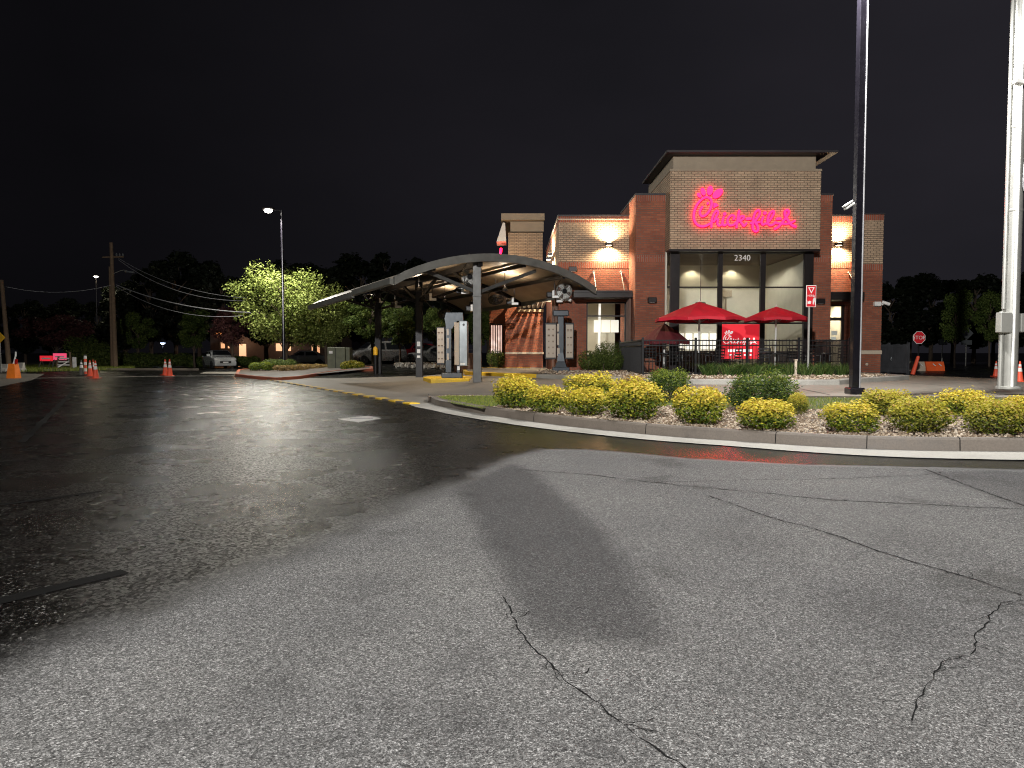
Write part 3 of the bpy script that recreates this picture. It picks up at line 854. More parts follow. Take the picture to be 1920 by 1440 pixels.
# access plate in the asphalt
pl = [G(*q) for q in ((634, 786), (672, 792), (714, 785), (690, 780.5))]
b = thing('access_plate', (pl[0].x, pl[0].y, 0), 'flat pale steel access plate set in the wet asphalt', 'access plate')
mb = MB(); mb.prism([(q.x, q.y) for q in pl], -0.02, 0.012); mb.build('plate', 'plate_steel', b)
c_ = sum(pl, Vector((0, 0, 0))) / 4
mb = MB(); mb.box(c_.x - .22, c_.x + .22, c_.y - .035, c_.y + .035, 0.0125, 0.016); mb.build('lifting_slot', 'rubber', b)

# patio bed kerb line and pad
pk = [G(*q) for q in ((872, 703), (1005, 709), (1100, 713), (1200, 718), (1300, 721), (1450, 722.5), (1575, 722), (1600, 719))]
pk = [Vector((q.x, q.y)) for q in pk]
pad = pk + [Vector((12.9, 23.0)), Vector((13.1, 27.8)), Vector((1.9, 28.6)), Vector((1.4, 34.4)), Vector((-1.6, 34.6)), Vector((-2.4, 33.6))]
pad = resample([(q.x, q.y) for q in pad], 0.5, True)
if area2(pad) < 0: pad.reverse()
padi = offset_poly(pad, 0.15)
# split: the yellow painted part lies left of x = 1.0 in front
def seg_kerb(cond, name, m):
    mb = MB(); n = len(pad)
    for i in range(n):
        j = (i + 1) % n; c = (pad[i] + pad[j]) / 2
        if not cond(c): continue
        def pr(k):
            o_, i_ = pad[k], padi[k]; d = (i_ - o_).normalized(); z = zt(o_.x, o_.y)
            f = lambda q, zz: (q.x, q.y, zz)
            return [f(o_, z - .1), f(o_ + d * .02, z + .125), f(o_ + d * .045, z + .15), f(i_, z + .15), f(i_, z - .1)]
        a, b = pr(i), pr(j)
        for k in range(4): mb.quad(a[k], b[k], b[k + 1], a[k + 1])
    o = mb.build(name, m); o['kind'] = 'structure'; return o
seg_kerb(lambda c: c.x >= 1.0, 'patio_kerb', 'gutter_concrete')
seg_kerb(lambda c: c.x < 1.0, 'yellow_kerb', 'yellow_paint')
sheet('patio_pad', [(q.x, q.y) for q in offset_poly(pad, 0.14)], 'slab_concrete', 0.135)
bedp = [(q.x, q.y) for q in offset_poly(pad, 0.16)]
bed = [q for q in bedp if q[1] < 22.7 or q[0] < 4.4]
bed2 = []
for x, y in scatter(bedp, 9000, rngn):
    if (x < 4.6 and y < 28.5 and x > 1.0) or y < 22.4: bed2.append((x, y))
o = chips('patio_mulch', bed2, 0.07, 0.14, 'mulch_chip', rngn, grow=0.04)
tag(o, 'leaf litter and stone mulch in front of the patio fence', 'mulch', kind='stuff')

# ================================================================== LOGO STROKES (pixels of an enlarged view of the sign, 8 per photo pixel)
LOGO = [
 ([(365, 470), (335, 520), (330, 570), (355, 608), (400, 600), (450, 556), (488, 490), (503, 420), (488, 358), (440, 327), (380, 340), (310, 402), (262, 480), (237, 580), (243, 670), (285, 735), (350, 762), (420, 752), (490, 715)], 37),
 ([(500, 768), (510, 660), (540, 570), (580, 527), (600, 560), (572, 622), (530, 700), (562, 655), (596, 655), (588, 715), (612, 752), (650, 735)], 34),
 ([(683, 622), (665, 700), (684, 745), (718, 735)], 36),
 ([(832, 655), (845, 612), (800, 596), (752, 640), (742, 700), (772, 745), (830, 738), (862, 705)], 34),
 ([(915, 532), (900, 620), (886, 700), (875, 776)], 36),
 ([(898, 690), (940, 615), (985, 612), (972, 652), (930, 680), (958, 722), (985, 756), (1022, 715)], 34),
 ([(1032, 650), (1078, 646)], 46),
 ([(1090, 715), (1140, 690), (1198, 622), (1225, 560), (1203, 522), (1160, 548), (1132, 620), (1120, 700), (1116, 780), (1140, 828), (1176, 836), (1196, 800), (1178, 742), (1155, 712), (1212, 700)], 35),
 ([(1275, 622), (1250, 690), (1266, 735), (1302, 720)], 36),
 ([(1328, 722), (1380, 660), (1428, 580), (1430, 537), (1392, 546), (1352, 610), (1340, 700), (1370, 744), (1420, 734), (1455, 700)], 35),
 ([(1482, 650), (1528, 646)], 44),
 ([(1448, 798), (1500, 770), (1560, 700), (1620, 620), (1656, 552), (1630, 517), (1597, 542), (1602, 602), (1642, 672), (1692, 738), (1752, 768)], 37),
 ([(1470, 712), (1560, 722), (1650, 720), (1742, 682)], 32),
]
LOGO_BLOBS = [((445, 418), 18, 23, -25), ((697, 578), 27, 27, 0), ((1298, 563), 27, 27, 0),
              ((315, 297), 27, 43, 38), ((374, 245), 37, 62, 18), ((477, 228), 46, 74, -8), ((592, 273), 56, 96, -48)]
BEAK = [(530, 410), (570, 415), (607, 452), (570, 472), (528, 492)]
def logo(frame, m, parent, mname, width=1.0, thick=0.05, back=None):
    """strokes and blobs on a plane; frame(u, v, depth) -> point"""
    mb = MB(); mbb = MB()
    def slab_(outline, d, dk):
        n = len(outline); i = len(mb.v)
        mb.v += [tuple(frame(u, v, d + dk)) for u, v in outline]
        mb.f.append(tuple(range(i, i + n))); mb.mi.append(0)
        if thick:
            j = len(mbb.v)
            mbb.v += [tuple(frame(u, v, d + dk - 0.002)) for u, v in outline] + [tuple(frame(u, v, d + dk - thick)) for u, v in outline]
            for k in range(n): mbb.f.append((j + k, j + (k + 1) % n, j + n + (k + 1) % n, j + n + k)); mbb.mi.append(0)
            mbb.f.append(tuple(j + n + k for k in reversed(range(n)))); mbb.mi.append(0)
    for si, (pts, wd) in enumerate(LOGO):
        P = catmull([Vector((a, b, 0)) for a, b in pts], 6); h = wd * width / 2; n = len(P)
        Lp, Rp = [], []
        for i, q in enumerate(P):
            t = (P[min(i + 1, n - 1)] - P[max(i - 1, 0)]).normalized(); nn = Vector((-t.y, t.x, 0))
            Lp.append(q + nn * h); Rp.append(q - nn * h)
        base = 0.0010 * si
        for i in range(n - 1):            # short quads whose depth creeps forward so crossings never lie in one plane
            dk = base + 0.0004 * i
            i0 = len(mb.v)
            mb.v += [tuple(frame(q.x, q.y, dk + (0.0004 if e else 0))) for q, e in ((Lp[i], 0), (Rp[i], 0), (Rp[i + 1], 1), (Lp[i + 1], 1))]
            mb.f.append((i0, i0 + 1, i0 + 2, i0 + 3)); mb.mi.append(0)
            if thick:
                for (q0, q1) in ((Lp[i], Lp[i + 1]), (Rp[i], Rp[i + 1])):
                    j = len(mbb.v); mbb.v += [tuple(frame(q0.x, q0.y, dk - .002)), tuple(frame(q1.x, q1.y, dk - .002)), tuple(frame(q1.x, q1.y, -thick)), tuple(frame(q0.x, q0.y, -thick))]
                    mbb.f.append((j, j + 1, j + 2, j + 3)); mbb.mi.append(0)
                j = len(mbb.v); mbb.v += [tuple(frame(q.x, q.y, -thick + 0.0003 * i + base)) for q in (Lp[i], Rp[i], Rp[i + 1], Lp[i + 1])]
                mbb.f.append((j, j + 1, j + 2, j + 3)); mbb.mi.append(0)
        for e, sgn in ((0, 1), (n - 1, -1)):
            t = (P[1] - P[0]).normalized() if e == 0 else (P[-2] - P[-1]).normalized()
            cpt = P[e]; nn = Vector((-t.y, t.x, 0))
            arc = [cpt + nn * h * math.cos(a) - t * h * math.sin(a) for a in [PI * k / 6 for k in range(7)]]
            slab_([(q.x, q.y) for q in arc], base + 0.0004 * e, 0.0002)
    for bi, ((cx, cy), rx, ry, ang) in enumerate(LOGO_BLOBS):
        a0 = R(-ang); o_ = []
        for k in range(18):
            a = 2 * PI * k / 18; u, v = rx * width ** .3 * math.cos(a), ry * width ** .3 * math.sin(a)
            o_.append((cx + u * math.cos(a0) - v * math.sin(a0), cy + u * math.sin(a0) + v * math.cos(a0)))
        slab_(o_, 0.0205, 0.0005 * bi)
    slab_(BEAK, 0.019, 0)
    f = mb.build(mname, m, parent)
    if thick: mbb.build('letter_return', back, f)
    return f

# ================================================================== RESTAURANT
ZP = 0.50                      # pad level at the building
BL = Vector((7.0, 28.0, 0.4))
bld = thing('restaurant', BL, 'brick fast food restaurant with lit glass front and buff tower', 'restaurant')
YTW, YPI, YWG = 26.5, 27.3, 28.8
Z0 = 0.2
xL = XA(1047, YWG); xPL = XA(1190, YPI); xT0 = XA(1253.5, YTW); xT1 = XA(1533, YTW); xPR1 = XA(1555, YPI); xRW0 = xPR1; xE0 = XA(1611, 28.1); xE1 = XA(1651, 28.1)
zTb = ZA(467, YTW); zTt = ZA(317, YTW); zTc = ZA(293, YTW + .15)
zW = ZA(403, YWG); zW1 = ZA(417, YWG); zB = ZA(491, YWG); zB1 = ZA(503, YWG)
YBK = 39.0
# tower box
mb = MB(); mb.box(xT0, xT1, YTW, 31.5, zTb, zTt); mb.build('tower_wall', 'buff_brick', bld)
mb = MB(); mb.box(xT0 + .13, xT1 - .16, YTW + .12, 31.4, zTt + .002, zTc); o = mb.build('tower_cap', 'roof_buff', bld)
mb = MB(); mb.bbox(xT0 - .22, xT1 + .48, YTW - .36, 31.0, zTc + .002, zTc + .10, .02); mb.build('tower_roof', 'roof_dark', bld)
mb = MB(); mb.box(xT0 - .02, xT1 + .02, YTW - .02, 31.3, zTt - .07, zTt + .003); mb.build('tower_coping', 'roof_buff', bld)
mb = MB(); mb.box(xT0 - .02, xT1 + .02, YTW - .02, YTW + .45, zTb - .075, zTb - .002); mb.build('tower_lintel', 'bronze_metal', bld)
# piers
zPt = ZA(366, YPI); zPs = ZA(478, YPI)
for (x0, x1) in ((xPL, xT0 + .02), (XA(1521, YPI), xPR1)):
    mb = MB(); mb.box(x0, x1, YPI, 31.0 if x0 < 6 else 29.5, Z0, zPt - .22); f = mb.build('brick_pier', 'red_brick', bld)
    mb = MB(); mb.box(x0 - .006, x1 + .006, YPI - .006, 31.0 if x0 < 6 else 29.5, zPt - .218, zPt); mb.build('soldier_course', 'red_brick_upright', f)
    mb = MB(); mb.box(x0 - .005, x1 + .005, YPI - .008, YPI + .3, zPs - .26, zPs); mb.build('soldier_course', 'red_brick_upright', f)
    mb = MB(); mb.box(x0 - .03, x1 + .03, YPI - .03, 31.0 if x0 < 6 else 29.5, zPt + .002, zPt + .07); mb.build('coping', 'roof_dark', f)
def wall_open(x0, x1, y0, y1, z0, z1, openings, name, m, parent):
    """wall in the XZ plane with rectangular openings (ox0, ox1, oz0, oz1)"""
    mb = MB(); X = sorted(set([x0, x1] + [v for o_ in openings for v in o_[:2]])); Z = sorted(set([z0, z1] + [v for o_ in openings for v in o_[2:]]))
    for a, b in zip(X, X[1:]):
        for c, d in zip(Z, Z[1:]):
            mx_, mz_ = (a + b) / 2, (c + d) / 2
            if any(o_[0] < mx_ < o_[1] and o_[2] < mz_ < o_[3] for o_ in openings): continue
            mb.box(a, b, y0, y1, c, d)
    return mb.build(name, m, parent)
# left wing: red below, buff above
wx0, wx1 = XA(1099, YWG), XA(1174, YWG); wz1 = ZA(566, YWG); wz0 = ZA(668, YWG)
wall_open(xL, xPL + .3, YWG, YWG + .3, Z0, zB - .002, [(wx0, wx1, wz0, wz1)], 'wall', 'red_brick', bld)
mb = MB(); mb.box(xL - .006, xPL + .2, YWG - .008, YWG + .28, zB1, zB); mb.build('soldier_course', 'red_brick_upright', bld)
mb = MB(); mb.box(xL, xPL + .3, YWG, YWG + .3, zB, zW1 - .001); mb.build('upper_wall', 'buff_brick', bld)
mb = MB(); mb.box(xL - .008, xPL + .2, YWG - .01, YWG + .29, zW1, zW - .06); mb.build('soldier_course', 'red_brick_upright', bld)
mb = MB(); mb.box(xL - .03, xPL + .2, YWG - .035, YWG + .35, zW1 + .10, zW1 + .14); mb.build('string_course', 'stone_band', bld)
mb = MB(); mb.box(xL - .05, xPL + .2, YWG - .05, YWG + .4, zW - .058, zW); mb.build('coping', 'roof_dark', bld)
# side wall (drive-through side)
mb = MB(); mb.box(xL, xL + .3, YWG + .301, YBK, Z0, zB - .002); mb.build('wall', 'red_brick', bld)
mb = MB(); mb.box(xL - .006, xL + .2, YWG + .302, YBK, zB1, zB); mb.build('soldier_course', 'red_brick_upright', bld)
mb = MB(); mb.box(xL, xL + .3, YWG + .301, YBK, zB, zW1 - .001); mb.build('upper_wall', 'buff_brick', bld)
mb = MB(); mb.box(xL - .008, xL + .2, YWG + .302, YBK, zW1, zW - .06); mb.build('soldier_course', 'red_brick_upright', bld)
mb = MB(); mb.box(xL - .05, xL + .4, YWG + .402, YBK, zW - .058, zW); mb.build('coping', 'roof_dark', bld)
# right wing
dx0, dx1 = XA(1553, YWG), XA(1582, YWG); dz1 = ZA(571, YWG)
wall_open(xRW0 - .3, xE0 + .3, YWG, YWG + .3, Z0, zB - .002, [(dx0, dx1, Z0 - 1, dz1)], 'wall', 'red_brick', bld)
mb = MB(); mb.box(xRW0, xE0, YWG - .008, YWG + .28, zB1, zB); mb.build('soldier_course', 'red_brick_upright', bld)
mb = MB(); mb.box(xRW0, xE0, YWG, YWG + .3, zB, zW1 - .001); mb.build('upper_wall', 'buff_brick', bld)
mb = MB(); mb.box(xRW0, xE0, YWG - .01, YWG + .29, zW1, zW - .06); mb.build('soldier_course', 'red_brick_upright', bld)
mb = MB(); mb.box(xRW0, xE1 + .03, YWG - .05, YWG + .4, zW - .058, zW); mb.build('coping', 'roof_dark', bld)
# end pier
Ye = 28.1; ezB = ZA(495, Ye); ezB1 = ZA(506, Ye)
mb = MB(); mb.box(xE0, xE1, Ye, YBK, Z0, ezB - .002); f = mb.build('brick_pier', 'red_brick', bld)
mb = MB(); mb.box(xE0 - .006, xE1 + .006, Ye - .008, YBK, ezB1, ezB); mb.build('soldier_course', 'red_brick_upright', f)
mb = MB(); mb.box(xE0, xE1, Ye, YBK, ezB + .001, zW1 - .05); mb.build('buff_course', 'buff_brick', f)
mb = MB(); mb.box(xE0 - .006, xE1 + .006, Ye - .008, YBK, zW1 - .049, zW - .12); mb.build('soldier_course', 'red_brick_upright', f)
mb = MB(); mb.box(xE0 - .03, xE1 + .04, Ye - .04, YBK, zW - .118, zW - .062); mb.build('coping', 'roof_dark', f)
mb = MB(); mb.box(xE0 - .03, xE1 + .03, Ye - .03, Ye + .3, ZA(664, Ye), ZA(657, Ye)); mb.build('stone_band', 'stone_band', f)
mb = MB(); mb.lathe([(.05, 0), (.06, .03), (.03, .06)], (XA(1625, Ye), Ye, ZA(683, Ye)), 10, Matrix.Rotation(R(90), 4, 'X')); mb.build('spigot', 'stone_band', f)
# roofs and rear
mb = MB(); mb.box(xL + .31, xPL, YWG + .42, YBK, zW - .5, zW - .4); mb.box(xPR1, xE1 - .3, YWG + .42, YBK, zW - .5, zW - .4); mb.box(xPL, xPR1, 31.6, YBK, zW - .5, zW - .4); mb.build('flat_roof', 'roof_dark', bld)
mb = MB(); mb.box(xL, xE1, YBK + .002, YBK + .3, Z0, zW); mb.build('rear_wall', 'red_brick', bld)
# interior shell
mb = MB()
cz = ZA(497, 32.0)
mb.box(xT0 + .03, xT1 - .03, 32.2, 32.3, .5, cz)                       # back wall
mb.box(xT0 + .0, xT0 + .06, YTW + .7, 32.2, .5, cz)
mb.box(xPR1 - .9, xPR1 - .84, YPI + .1, 32.2, .5, cz)
mb.box(xL + .4, xPL + .2, 34.0, 34.1, .5, 4.2); mb.box(xL + .35, xL + .4, YWG + .32, 34, .5, 4.2)
mb.box(xPR1 + .05, xE0, 31.5, 31.6, .5, 4.2); mb.box(xE0 - .06, xE0 - .01, YWG + .31, 31.5, .5, 4.2); mb.build('inner_wall', 'inner_wall', bld)
mb = MB(); mb.box(xT0 + .06, xPR1 - .9, YTW + .47, 32.2, cz, cz + .05); mb.box(xL + .4, xPL + .2, YWG + .32, 34, 3.6, 3.65); mb.box(xPR1 + .05, xE0, YWG + .32, 31.5, 3.6, 3.65); mb.build('ceiling', 'inner_wall', bld)
mb = MB(); mb.box(xL + .35, xE0, YWG + .32, 34, .42, .5); mb.box(xT0, xPR1 - .9, YTW + .5, YWG + .3, .42, .499); mb.build('inner_floor', 'inner_floor', bld)
# tower glazing
YG = YTW + .42
cols = [(1255, 1272), (1344, 1352), (1423, 1432), (1504, 1521)]
gz0 = ZA(697, YG); gz1 = zTb - .08
mb = MB()
for a, b in cols: mb.box(XA(a, YG), XA(b, YG), YG - .06, YG + .09, gz0, gz1)
for ya, yb in ((468, 475.5), (537.5, 540), (604.5, 607.5), (690, 699)):
    for (a, b) in ((1272, 1344), (1352, 1423), (1432, 1504)):
        mb.box(XA(a, YG), XA(b, YG), YG - .05, YG + .08, ZA(yb, YG), min(gz1, ZA(ya, YG)))
win = mb.build('window', 'bronze_metal', bld)
for (a, b) in ((1272, 1344), (1352, 1423), (1432, 1504)):
    mb = MB(); mb.quad((XA(a, YG), YG, gz0), (XA(b, YG), YG, gz0), (XA(b, YG), YG, gz1), (XA(a, YG), YG, gz1)); mb.build('pane', 'glass', win)
# side glazing of the tower bay
mb = MB(); 
for zz in (gz0, ZA(539, YG), gz1 - .08): mb.box(XA(1255, YG) - .02, XA(1255, YG) + .06, YG + .1, YPI - .01, zz, zz + .08)
mb.build('side_window_frame', 'bronze_metal', bld)
# low sill wall and counter inside
mb = MB(); mb.box(XA(1272, YG), XA(1504, YG), YG + .1, YG + .2, .5, ZA(692, YG)); mb.build('sill_wall', 'stone_band', bld)
mb = MB(); mb.box(XA(1440, 28), XA(1500, 28), 27.9, 28.4, 1.28, 1.33); mb.box(XA(1440, 28), XA(1500, 28), 28.0, 28.3, .5, 1.28); mb.build('dining_counter', 'inner_dark', bld)
# kitchen front: lit menus, counter
mb = MB()
for a, b in ((1262, 1282), (1286, 1298), (1302, 1312), (1316, 1328), (1332, 1346)): mb.box(XA(a, 32.0), XA(b, 32.0), 32.05, 32.12, ZA(655, 32.0), ZA(625, 32.0))
for a, b in ((1264, 1300), (1306, 1344)): mb.box(XA(a, 32.0), XA(b, 32.0), 32.05, 32.12, ZA(674, 32.0), ZA(664, 32.0))
mb.build('menu_screen', 'menu_lit', bld)
mb = MB(); mb.box(XA(1180, 32), XA(1360, 32), 31.2, 31.9, .5, 1.35); mb.build('service_counter', 'inner_dark', bld)
mb = MB(); mb.box(XA(1355, 32), XA(1372, 32), 32.1, 32.18, ZA(556, 32), ZA(544, 32)); mb.build('wall_plate', 'stone_band', bld)
mb = MB(); mb.box(XA(1441, 32), XA(1450, 32), 32.1, 32.18, ZA(556, 32), ZA(545, 32)); mb.build('exit_sign', 'exit_lit', bld)
mb = MB(); xq = XA(1312, 29.5); mb.tube([(xq, 29.5, ZA(566, 29.5)), (xq, 29.5, cz)], .012, 6); mb.lathe([(.02, 0), (.2, -.02), (.24, -.12), (.235, -.125)], (xq, 29.5, ZA(566, 29.5)), 16); mb.build('pendant_lamp', 'inner_dark', bld)
mb = MB(); mb.box(XA(1361, 32), XA(1396, 32), 32.12, 32.19, ZA(603, 32), ZA(602, 32)); mb.box(XA(1361, 32), XA(1362.5, 32), 32.12, 32.19, 1.6, ZA(560, 32)); mb.build('wall_trim', 'panel_beige', bld)
for pa, pb, ya, yb in ((1440, 1456, 640, 612), (1462, 1478, 640, 612), (1484, 1497, 640, 612)):
    mb = MB(); mb.bbox(XA(pa, 32), XA(pb, 32), 32.12, 32.17, ZA(ya, 32), ZA(yb, 32), .01); mb.build('wall_picture', 'inner_dark', bld)
# ceiling downlights in the dining room
rows = []
mb = MB()
for px, Yc in ((1315, 30.6), (1400, 30.6), (1462, 30.8), (1343, 29.2), (1434, 29.2), (1300, 31.7), (1375, 31.7), (1450, 31.7)):
    x = XA(px, Yc); mb.lathe([(.09, 0), (.11, .02)], (x, Yc, cz - .022), 12); rows.append((x, Yc))
for x, y in ((2.6, 30.3), (3.8, 30.3), (2.6, 32), (3.8, 32)): mb.lathe([(.09, 0), (.11, .02)], (x, y, 3.578), 12)
mb.build('downlight', 'ceiling_lens', bld)
for x, y in rows[:3] + rows[3:5]: light('SPOT', (x, y, cz - .05), 330, (1, .92, .76), .08, (x, y, 0), 150, .6)
for x, y in rows[5:]: light('SPOT', (x, y + .2, cz - .05), 40, (1, .88, .62), .05, (x, y + .35, 0), 120, .5)
for x, y in ((3.2, 30.6), (3.2, 32.4)): light('SPOT', (x, y, 3.5), 170, (1, .9, .74), .08, (x, y, 0), 155, .6)
light('SPOT', ((xRW0 + xE0) / 2, 30, 3.5), 260, (1, .88, .66), .08, ((xRW0 + xE0) / 2, 30, 0), 150, .6)
# left wing window
mb = MB()
mb.box(wx0, wx0 + .06, YWG + .08, YWG + .18, wz0, wz1); mb.box(wx1 - .06, wx1, YWG + .08, YWG + .18, wz0, wz1)
mb.box(wx0 + .06, wx1 - .06, YWG + .08, YWG + .18, wz1 - .06, wz1); mb.box(wx0 + .06, wx1 - .06, YWG + .08, YWG + .18, wz0, wz0 + .06)
mb.box(wx0 + .06, wx1 - .06, YWG + .08, YWG + .18, ZA(593.5, YWG), ZA(591, YWG)); f = mb.build('window', 'bronze_metal', bld)
mb = MB(); mb.quad((wx0, YWG + .13, wz0), (wx1, YWG + .13, wz0), (wx1, YWG + .13, wz1), (wx0, YWG + .13, wz1)); mb.build('pane', 'glass', f)
mb = MB()
for a, b in ((1114, 1128), (1129.5, 1144), (1145.5, 1160)): mb.box(XA(a, 33.8), XA(b, 33.8), 33.9, 33.96, ZA(623, 33.8), ZA(600, 33.8))
mb.build('menu_screen', 'menu_lit', bld)
mb = MB(); mb.tube([(XA(1123, 29.4), 29.4, 1.2), (XA(1124, 29.4), 29.4, ZA(567, 29.4))], .05, 8); mb.build('light_tube', 'menu_lit', bld)
# door in right wing
mb = MB(); mb.box(dx0, dx0 + .07, YWG + .05, YWG + .15, ZP, dz1); mb.box(dx1 - .09, dx1, YWG + .05, YWG + .15, ZP, dz1)
mb.box(dx0 + .07, dx1 - .09, YWG + .05, YWG + .15, dz1 - .07, dz1); mb.box(dx0 + .07, dx1 - .09, YWG + .05, YWG + .15, ZA(601, YWG), ZA(595, YWG)); mb.box(dx0 + .07, dx1 - .09, YWG + .05, YWG + .15, ZP, ZP + .2)
f = mb.build('door', 'bronze_metal', bld)
mb = MB(); mb.quad((dx0, YWG + .1, ZP), (dx1, YWG + .1, ZP), (dx1, YWG + .1, dz1), (dx0, YWG + .1, dz1)); mb.build('pane', 'glass', f)
mb = MB(); mb.tube([(dx1 - .14, YWG + .0, 1.2), (dx1 - .14, YWG + .0, 1.75)], .018, 8); mb.build('handle', 'galvanised', f)
mb = MB(); mb.box(dx0 + .15, dx0 + .38, YWG + .104, YWG + .106, ZA(628, YWG), ZA(620, YWG)); mb.box(dx0 + .12, dx0 + .34, YWG + .104, YWG + .106, ZA(640, YWG), ZA(631, YWG)); mb.build('sticker', 'white_paint', f)
# awnings with tie rods
def awning(x0, x1, yf, z0, z1, rods, zr):
    mb = MB(); mb.bbox(x0, x1, yf, YWG - .004, z0, z1, .015); mb.box(x0 + .03, x1 - .03, yf - .03, yf - .001, z1 - .05, z1 + .03); a = mb.build('awning', 'bronze_metal', bld)
    for x in rods:
        mb = MB(); mb.tube([(x, YWG - .03, zr), (x + .04, yf + .15, z1 - .02)], .02, 6); mb.lathe([(.06, 0), (.05, .05)], (x, YWG - .02, zr), 8, Matrix.Rotation(R(90), 4, 'X')); mb.build('tie_rod', 'galvanised', a)
awning(XA(1075, 27.9), XA(1186, 27.9), 27.9, ZA(558, 27.9), ZA(546, 27.9), (XA(1112, YWG), XA(1163, YWG)), ZA(510, YWG))
awning(xRW0 + .005, xE0 - .01, 27.75, ZA(562, 27.75), ZA(549, 27.75), (XA(1588, YWG),), ZA(512, YWG))
mb = MB()
for k in range(5): mb.box(XA(1177, 28.2) + .0, XA(1177, 28.2) + .07, 27.95 + k * .17, 28.0 + k * .17, ZP, ZA(560, 28))
mb.build('shadow_slats', 'brown_panel', bld)  # brown slats stand in for shadow lines on the pier side
# address on the glass
def text_mesh(body, size, name, m, parent, M, ext=0.004):
    cu = bpy.data.curves.new(name, 'FONT'); cu.body = body; cu.size = size; cu.align_x = 'CENTER'; cu.extrude = ext; cu.resolution_u = 3
    tmp = bpy.data.objects.new('tmp', cu); C.objects.link(tmp); dg = bpy.context.evaluated_depsgraph_get(); dg.update()
    me = bpy.data.meshes.new_from_object(tmp.evaluated_get(dg)); bpy.data.objects.remove(tmp); bpy.data.curves.remove(cu)
    me.transform(M)
    if parent is not None:
        off = ORG.get(parent.name, Vector((0, 0, 0))); me.transform(Matrix.Translation(-off))
    me.materials.clear(); me.materials.append(MATS[m]); me.name = name
    o = bpy.data.objects.new(name, me); C.objects.link(o)
    if parent is not None: o.parent = parent; ORG[o.name] = ORG.get(parent.name, Vector((0, 0, 0)))
    return o
RX = Matrix.Rotation(R(90), 4, 'X')
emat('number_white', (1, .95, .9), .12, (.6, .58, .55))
text_mesh('2340', .31, 'house_number', 'number_white', win, Matrix.Translation((XA(1388, YG), YG - .07, ZA(489, YG))) @ RX)
# poster with the script in the middle pane
pz1, pz0 = ZA(608, YG), ZA(673, YG); px0, px1 = XA(1352, YG), XA(1423, YG)
post = thing('window_poster', ((px0 + px1) / 2, YG - .03, pz0), 'red window banner with white script lettering in the middle pane', 'banner')
mb = MB(); mb.bbox(px0 + .01, px1 - .01, YG - .035, YG - .012, pz0, pz1, .004); mb.build('banner_sheet', 'red_board', post)
sx0 = XA(1355, YG); scl = (XA(1418, YG) - sx0) / 1540.0; lz = ZA(619, YG)
logo(lambda u, v, d: (sx0 + (u - 230) * scl, YG - .038 - d * .6, lz - (v - 160) * scl), 'banner_white', post, 'script_lettering', 0.9, 0)
mb = MB()
for k, (a, b) in enumerate(((1364, 1372), (1374, 1382), (1385, 1390), (1392, 1400), (1402, 1409))): mb.box(XA(a, YG), XA(b, YG), YG - .042, YG - .038, ZA(660, YG), ZA(655, YG)) ; mb.box(XA(a + 2, YG), XA(b - 1, YG), YG - .042, YG - .038, ZA(667, YG), ZA(664, YG))
mb.build('small_print', 'banner_white', post)
# wall lamps
def wall_lamp(x, y, z, nrm, label, pw=780):
    t = thing('wall_lamp', (x, y, z), label, 'wall lamp', 'up and down lamps on the buff brick walls')
    n_ = Vector(nrm); c = Vector((x, y, z)) + n_ * .20
    mb = MB(); mb.bbox(c.x - (.14 if n_.x == 0 else .11), c.x + (.14 if n_.x == 0 else .11), c.y - (.11 if n_.x == 0 else .14), c.y + (.11 if n_.x == 0 else .14), z - .055, z + .055, .01); mb.build('housing', 'bronze_metal', t)
    for s, nm in ((1, 'upper_lens'), (-1, 'lower_lens')):
        mb = MB(); mb.box(c.x - .085, c.x + .085, c.y - .085, c.y + .085, z + s * .057, z + s * .062); mb.build(nm, 'warm_lens', t)
    for s in (1, -1):
        light('SPOT', (c.x, c.y, z + s * .09), pw * (1.0 if s < 0 else .75), WARM, .04, (c.x - n_.x * .06, c.y - n_.y * .06, z + s * 1.0), 160, .9)
zl = ZA(459, YWG)
wall_lamp(XA(1139, YWG), YWG, zl, (0, -1, 0), 'lit wall lamp on the left front wall of the restaurant')
wall_lamp(XA(1564, YWG), YWG, zl, (0, -1, 0), 'lit wall lamp on the right front wall beside the dark pole')
wall_lamp(xL, 31.6, zl, (-1, 0, 0), 'nearer lit wall lamp on the side wall above the canopy', 260)
wall_lamp(xL, 33.0, zl, (-1, 0, 0), 'farther lit wall lamp on the side wall above the canopy', 1500)
def sconce(px, py, Y, label):
    x, z = XA(px, Y), ZA(py, Y); t = thing('wall_sconce', (x, Y, z), label, 'wall lamp', 'small dark fixtures on the brick')
    mb = MB(); mb.bbox(x - .17, x + .17, Y - .16, Y - .01, z - .1, z + .1, .02); mb.build('housing', 'bronze_metal', t)
    mb = MB(); mb.box(x - .1, x + .1, Y - .14, Y - .03, z - .106, z - .102); mb.build('lens', 'white_plastic', t)
sconce(1221, 563, YPI, 'unlit dark box lamp on the brick pier left of the glass front')
sconce(1534, 565, YPI, 'unlit dark box lamp on the pier behind the pedestrian sign')
sconce(1073, 505, YWG, 'small unlit box lamp above the left awning')
# main sign
sg = thing('wall_sign', (XA(1390, YTW), YTW, ZA(430, YTW)), 'glowing pink script sign with comb and beak on the buff tower', 'sign')
def fr(u, v, d):
    q = W(1270 + u / 8.0, 330 + v / 8.0, YTW); return (q.x, YTW - .10 - d, q.z)
logo(fr, 'sign_face', sg, 'script_lettering', .92, .05, 'sign_back')
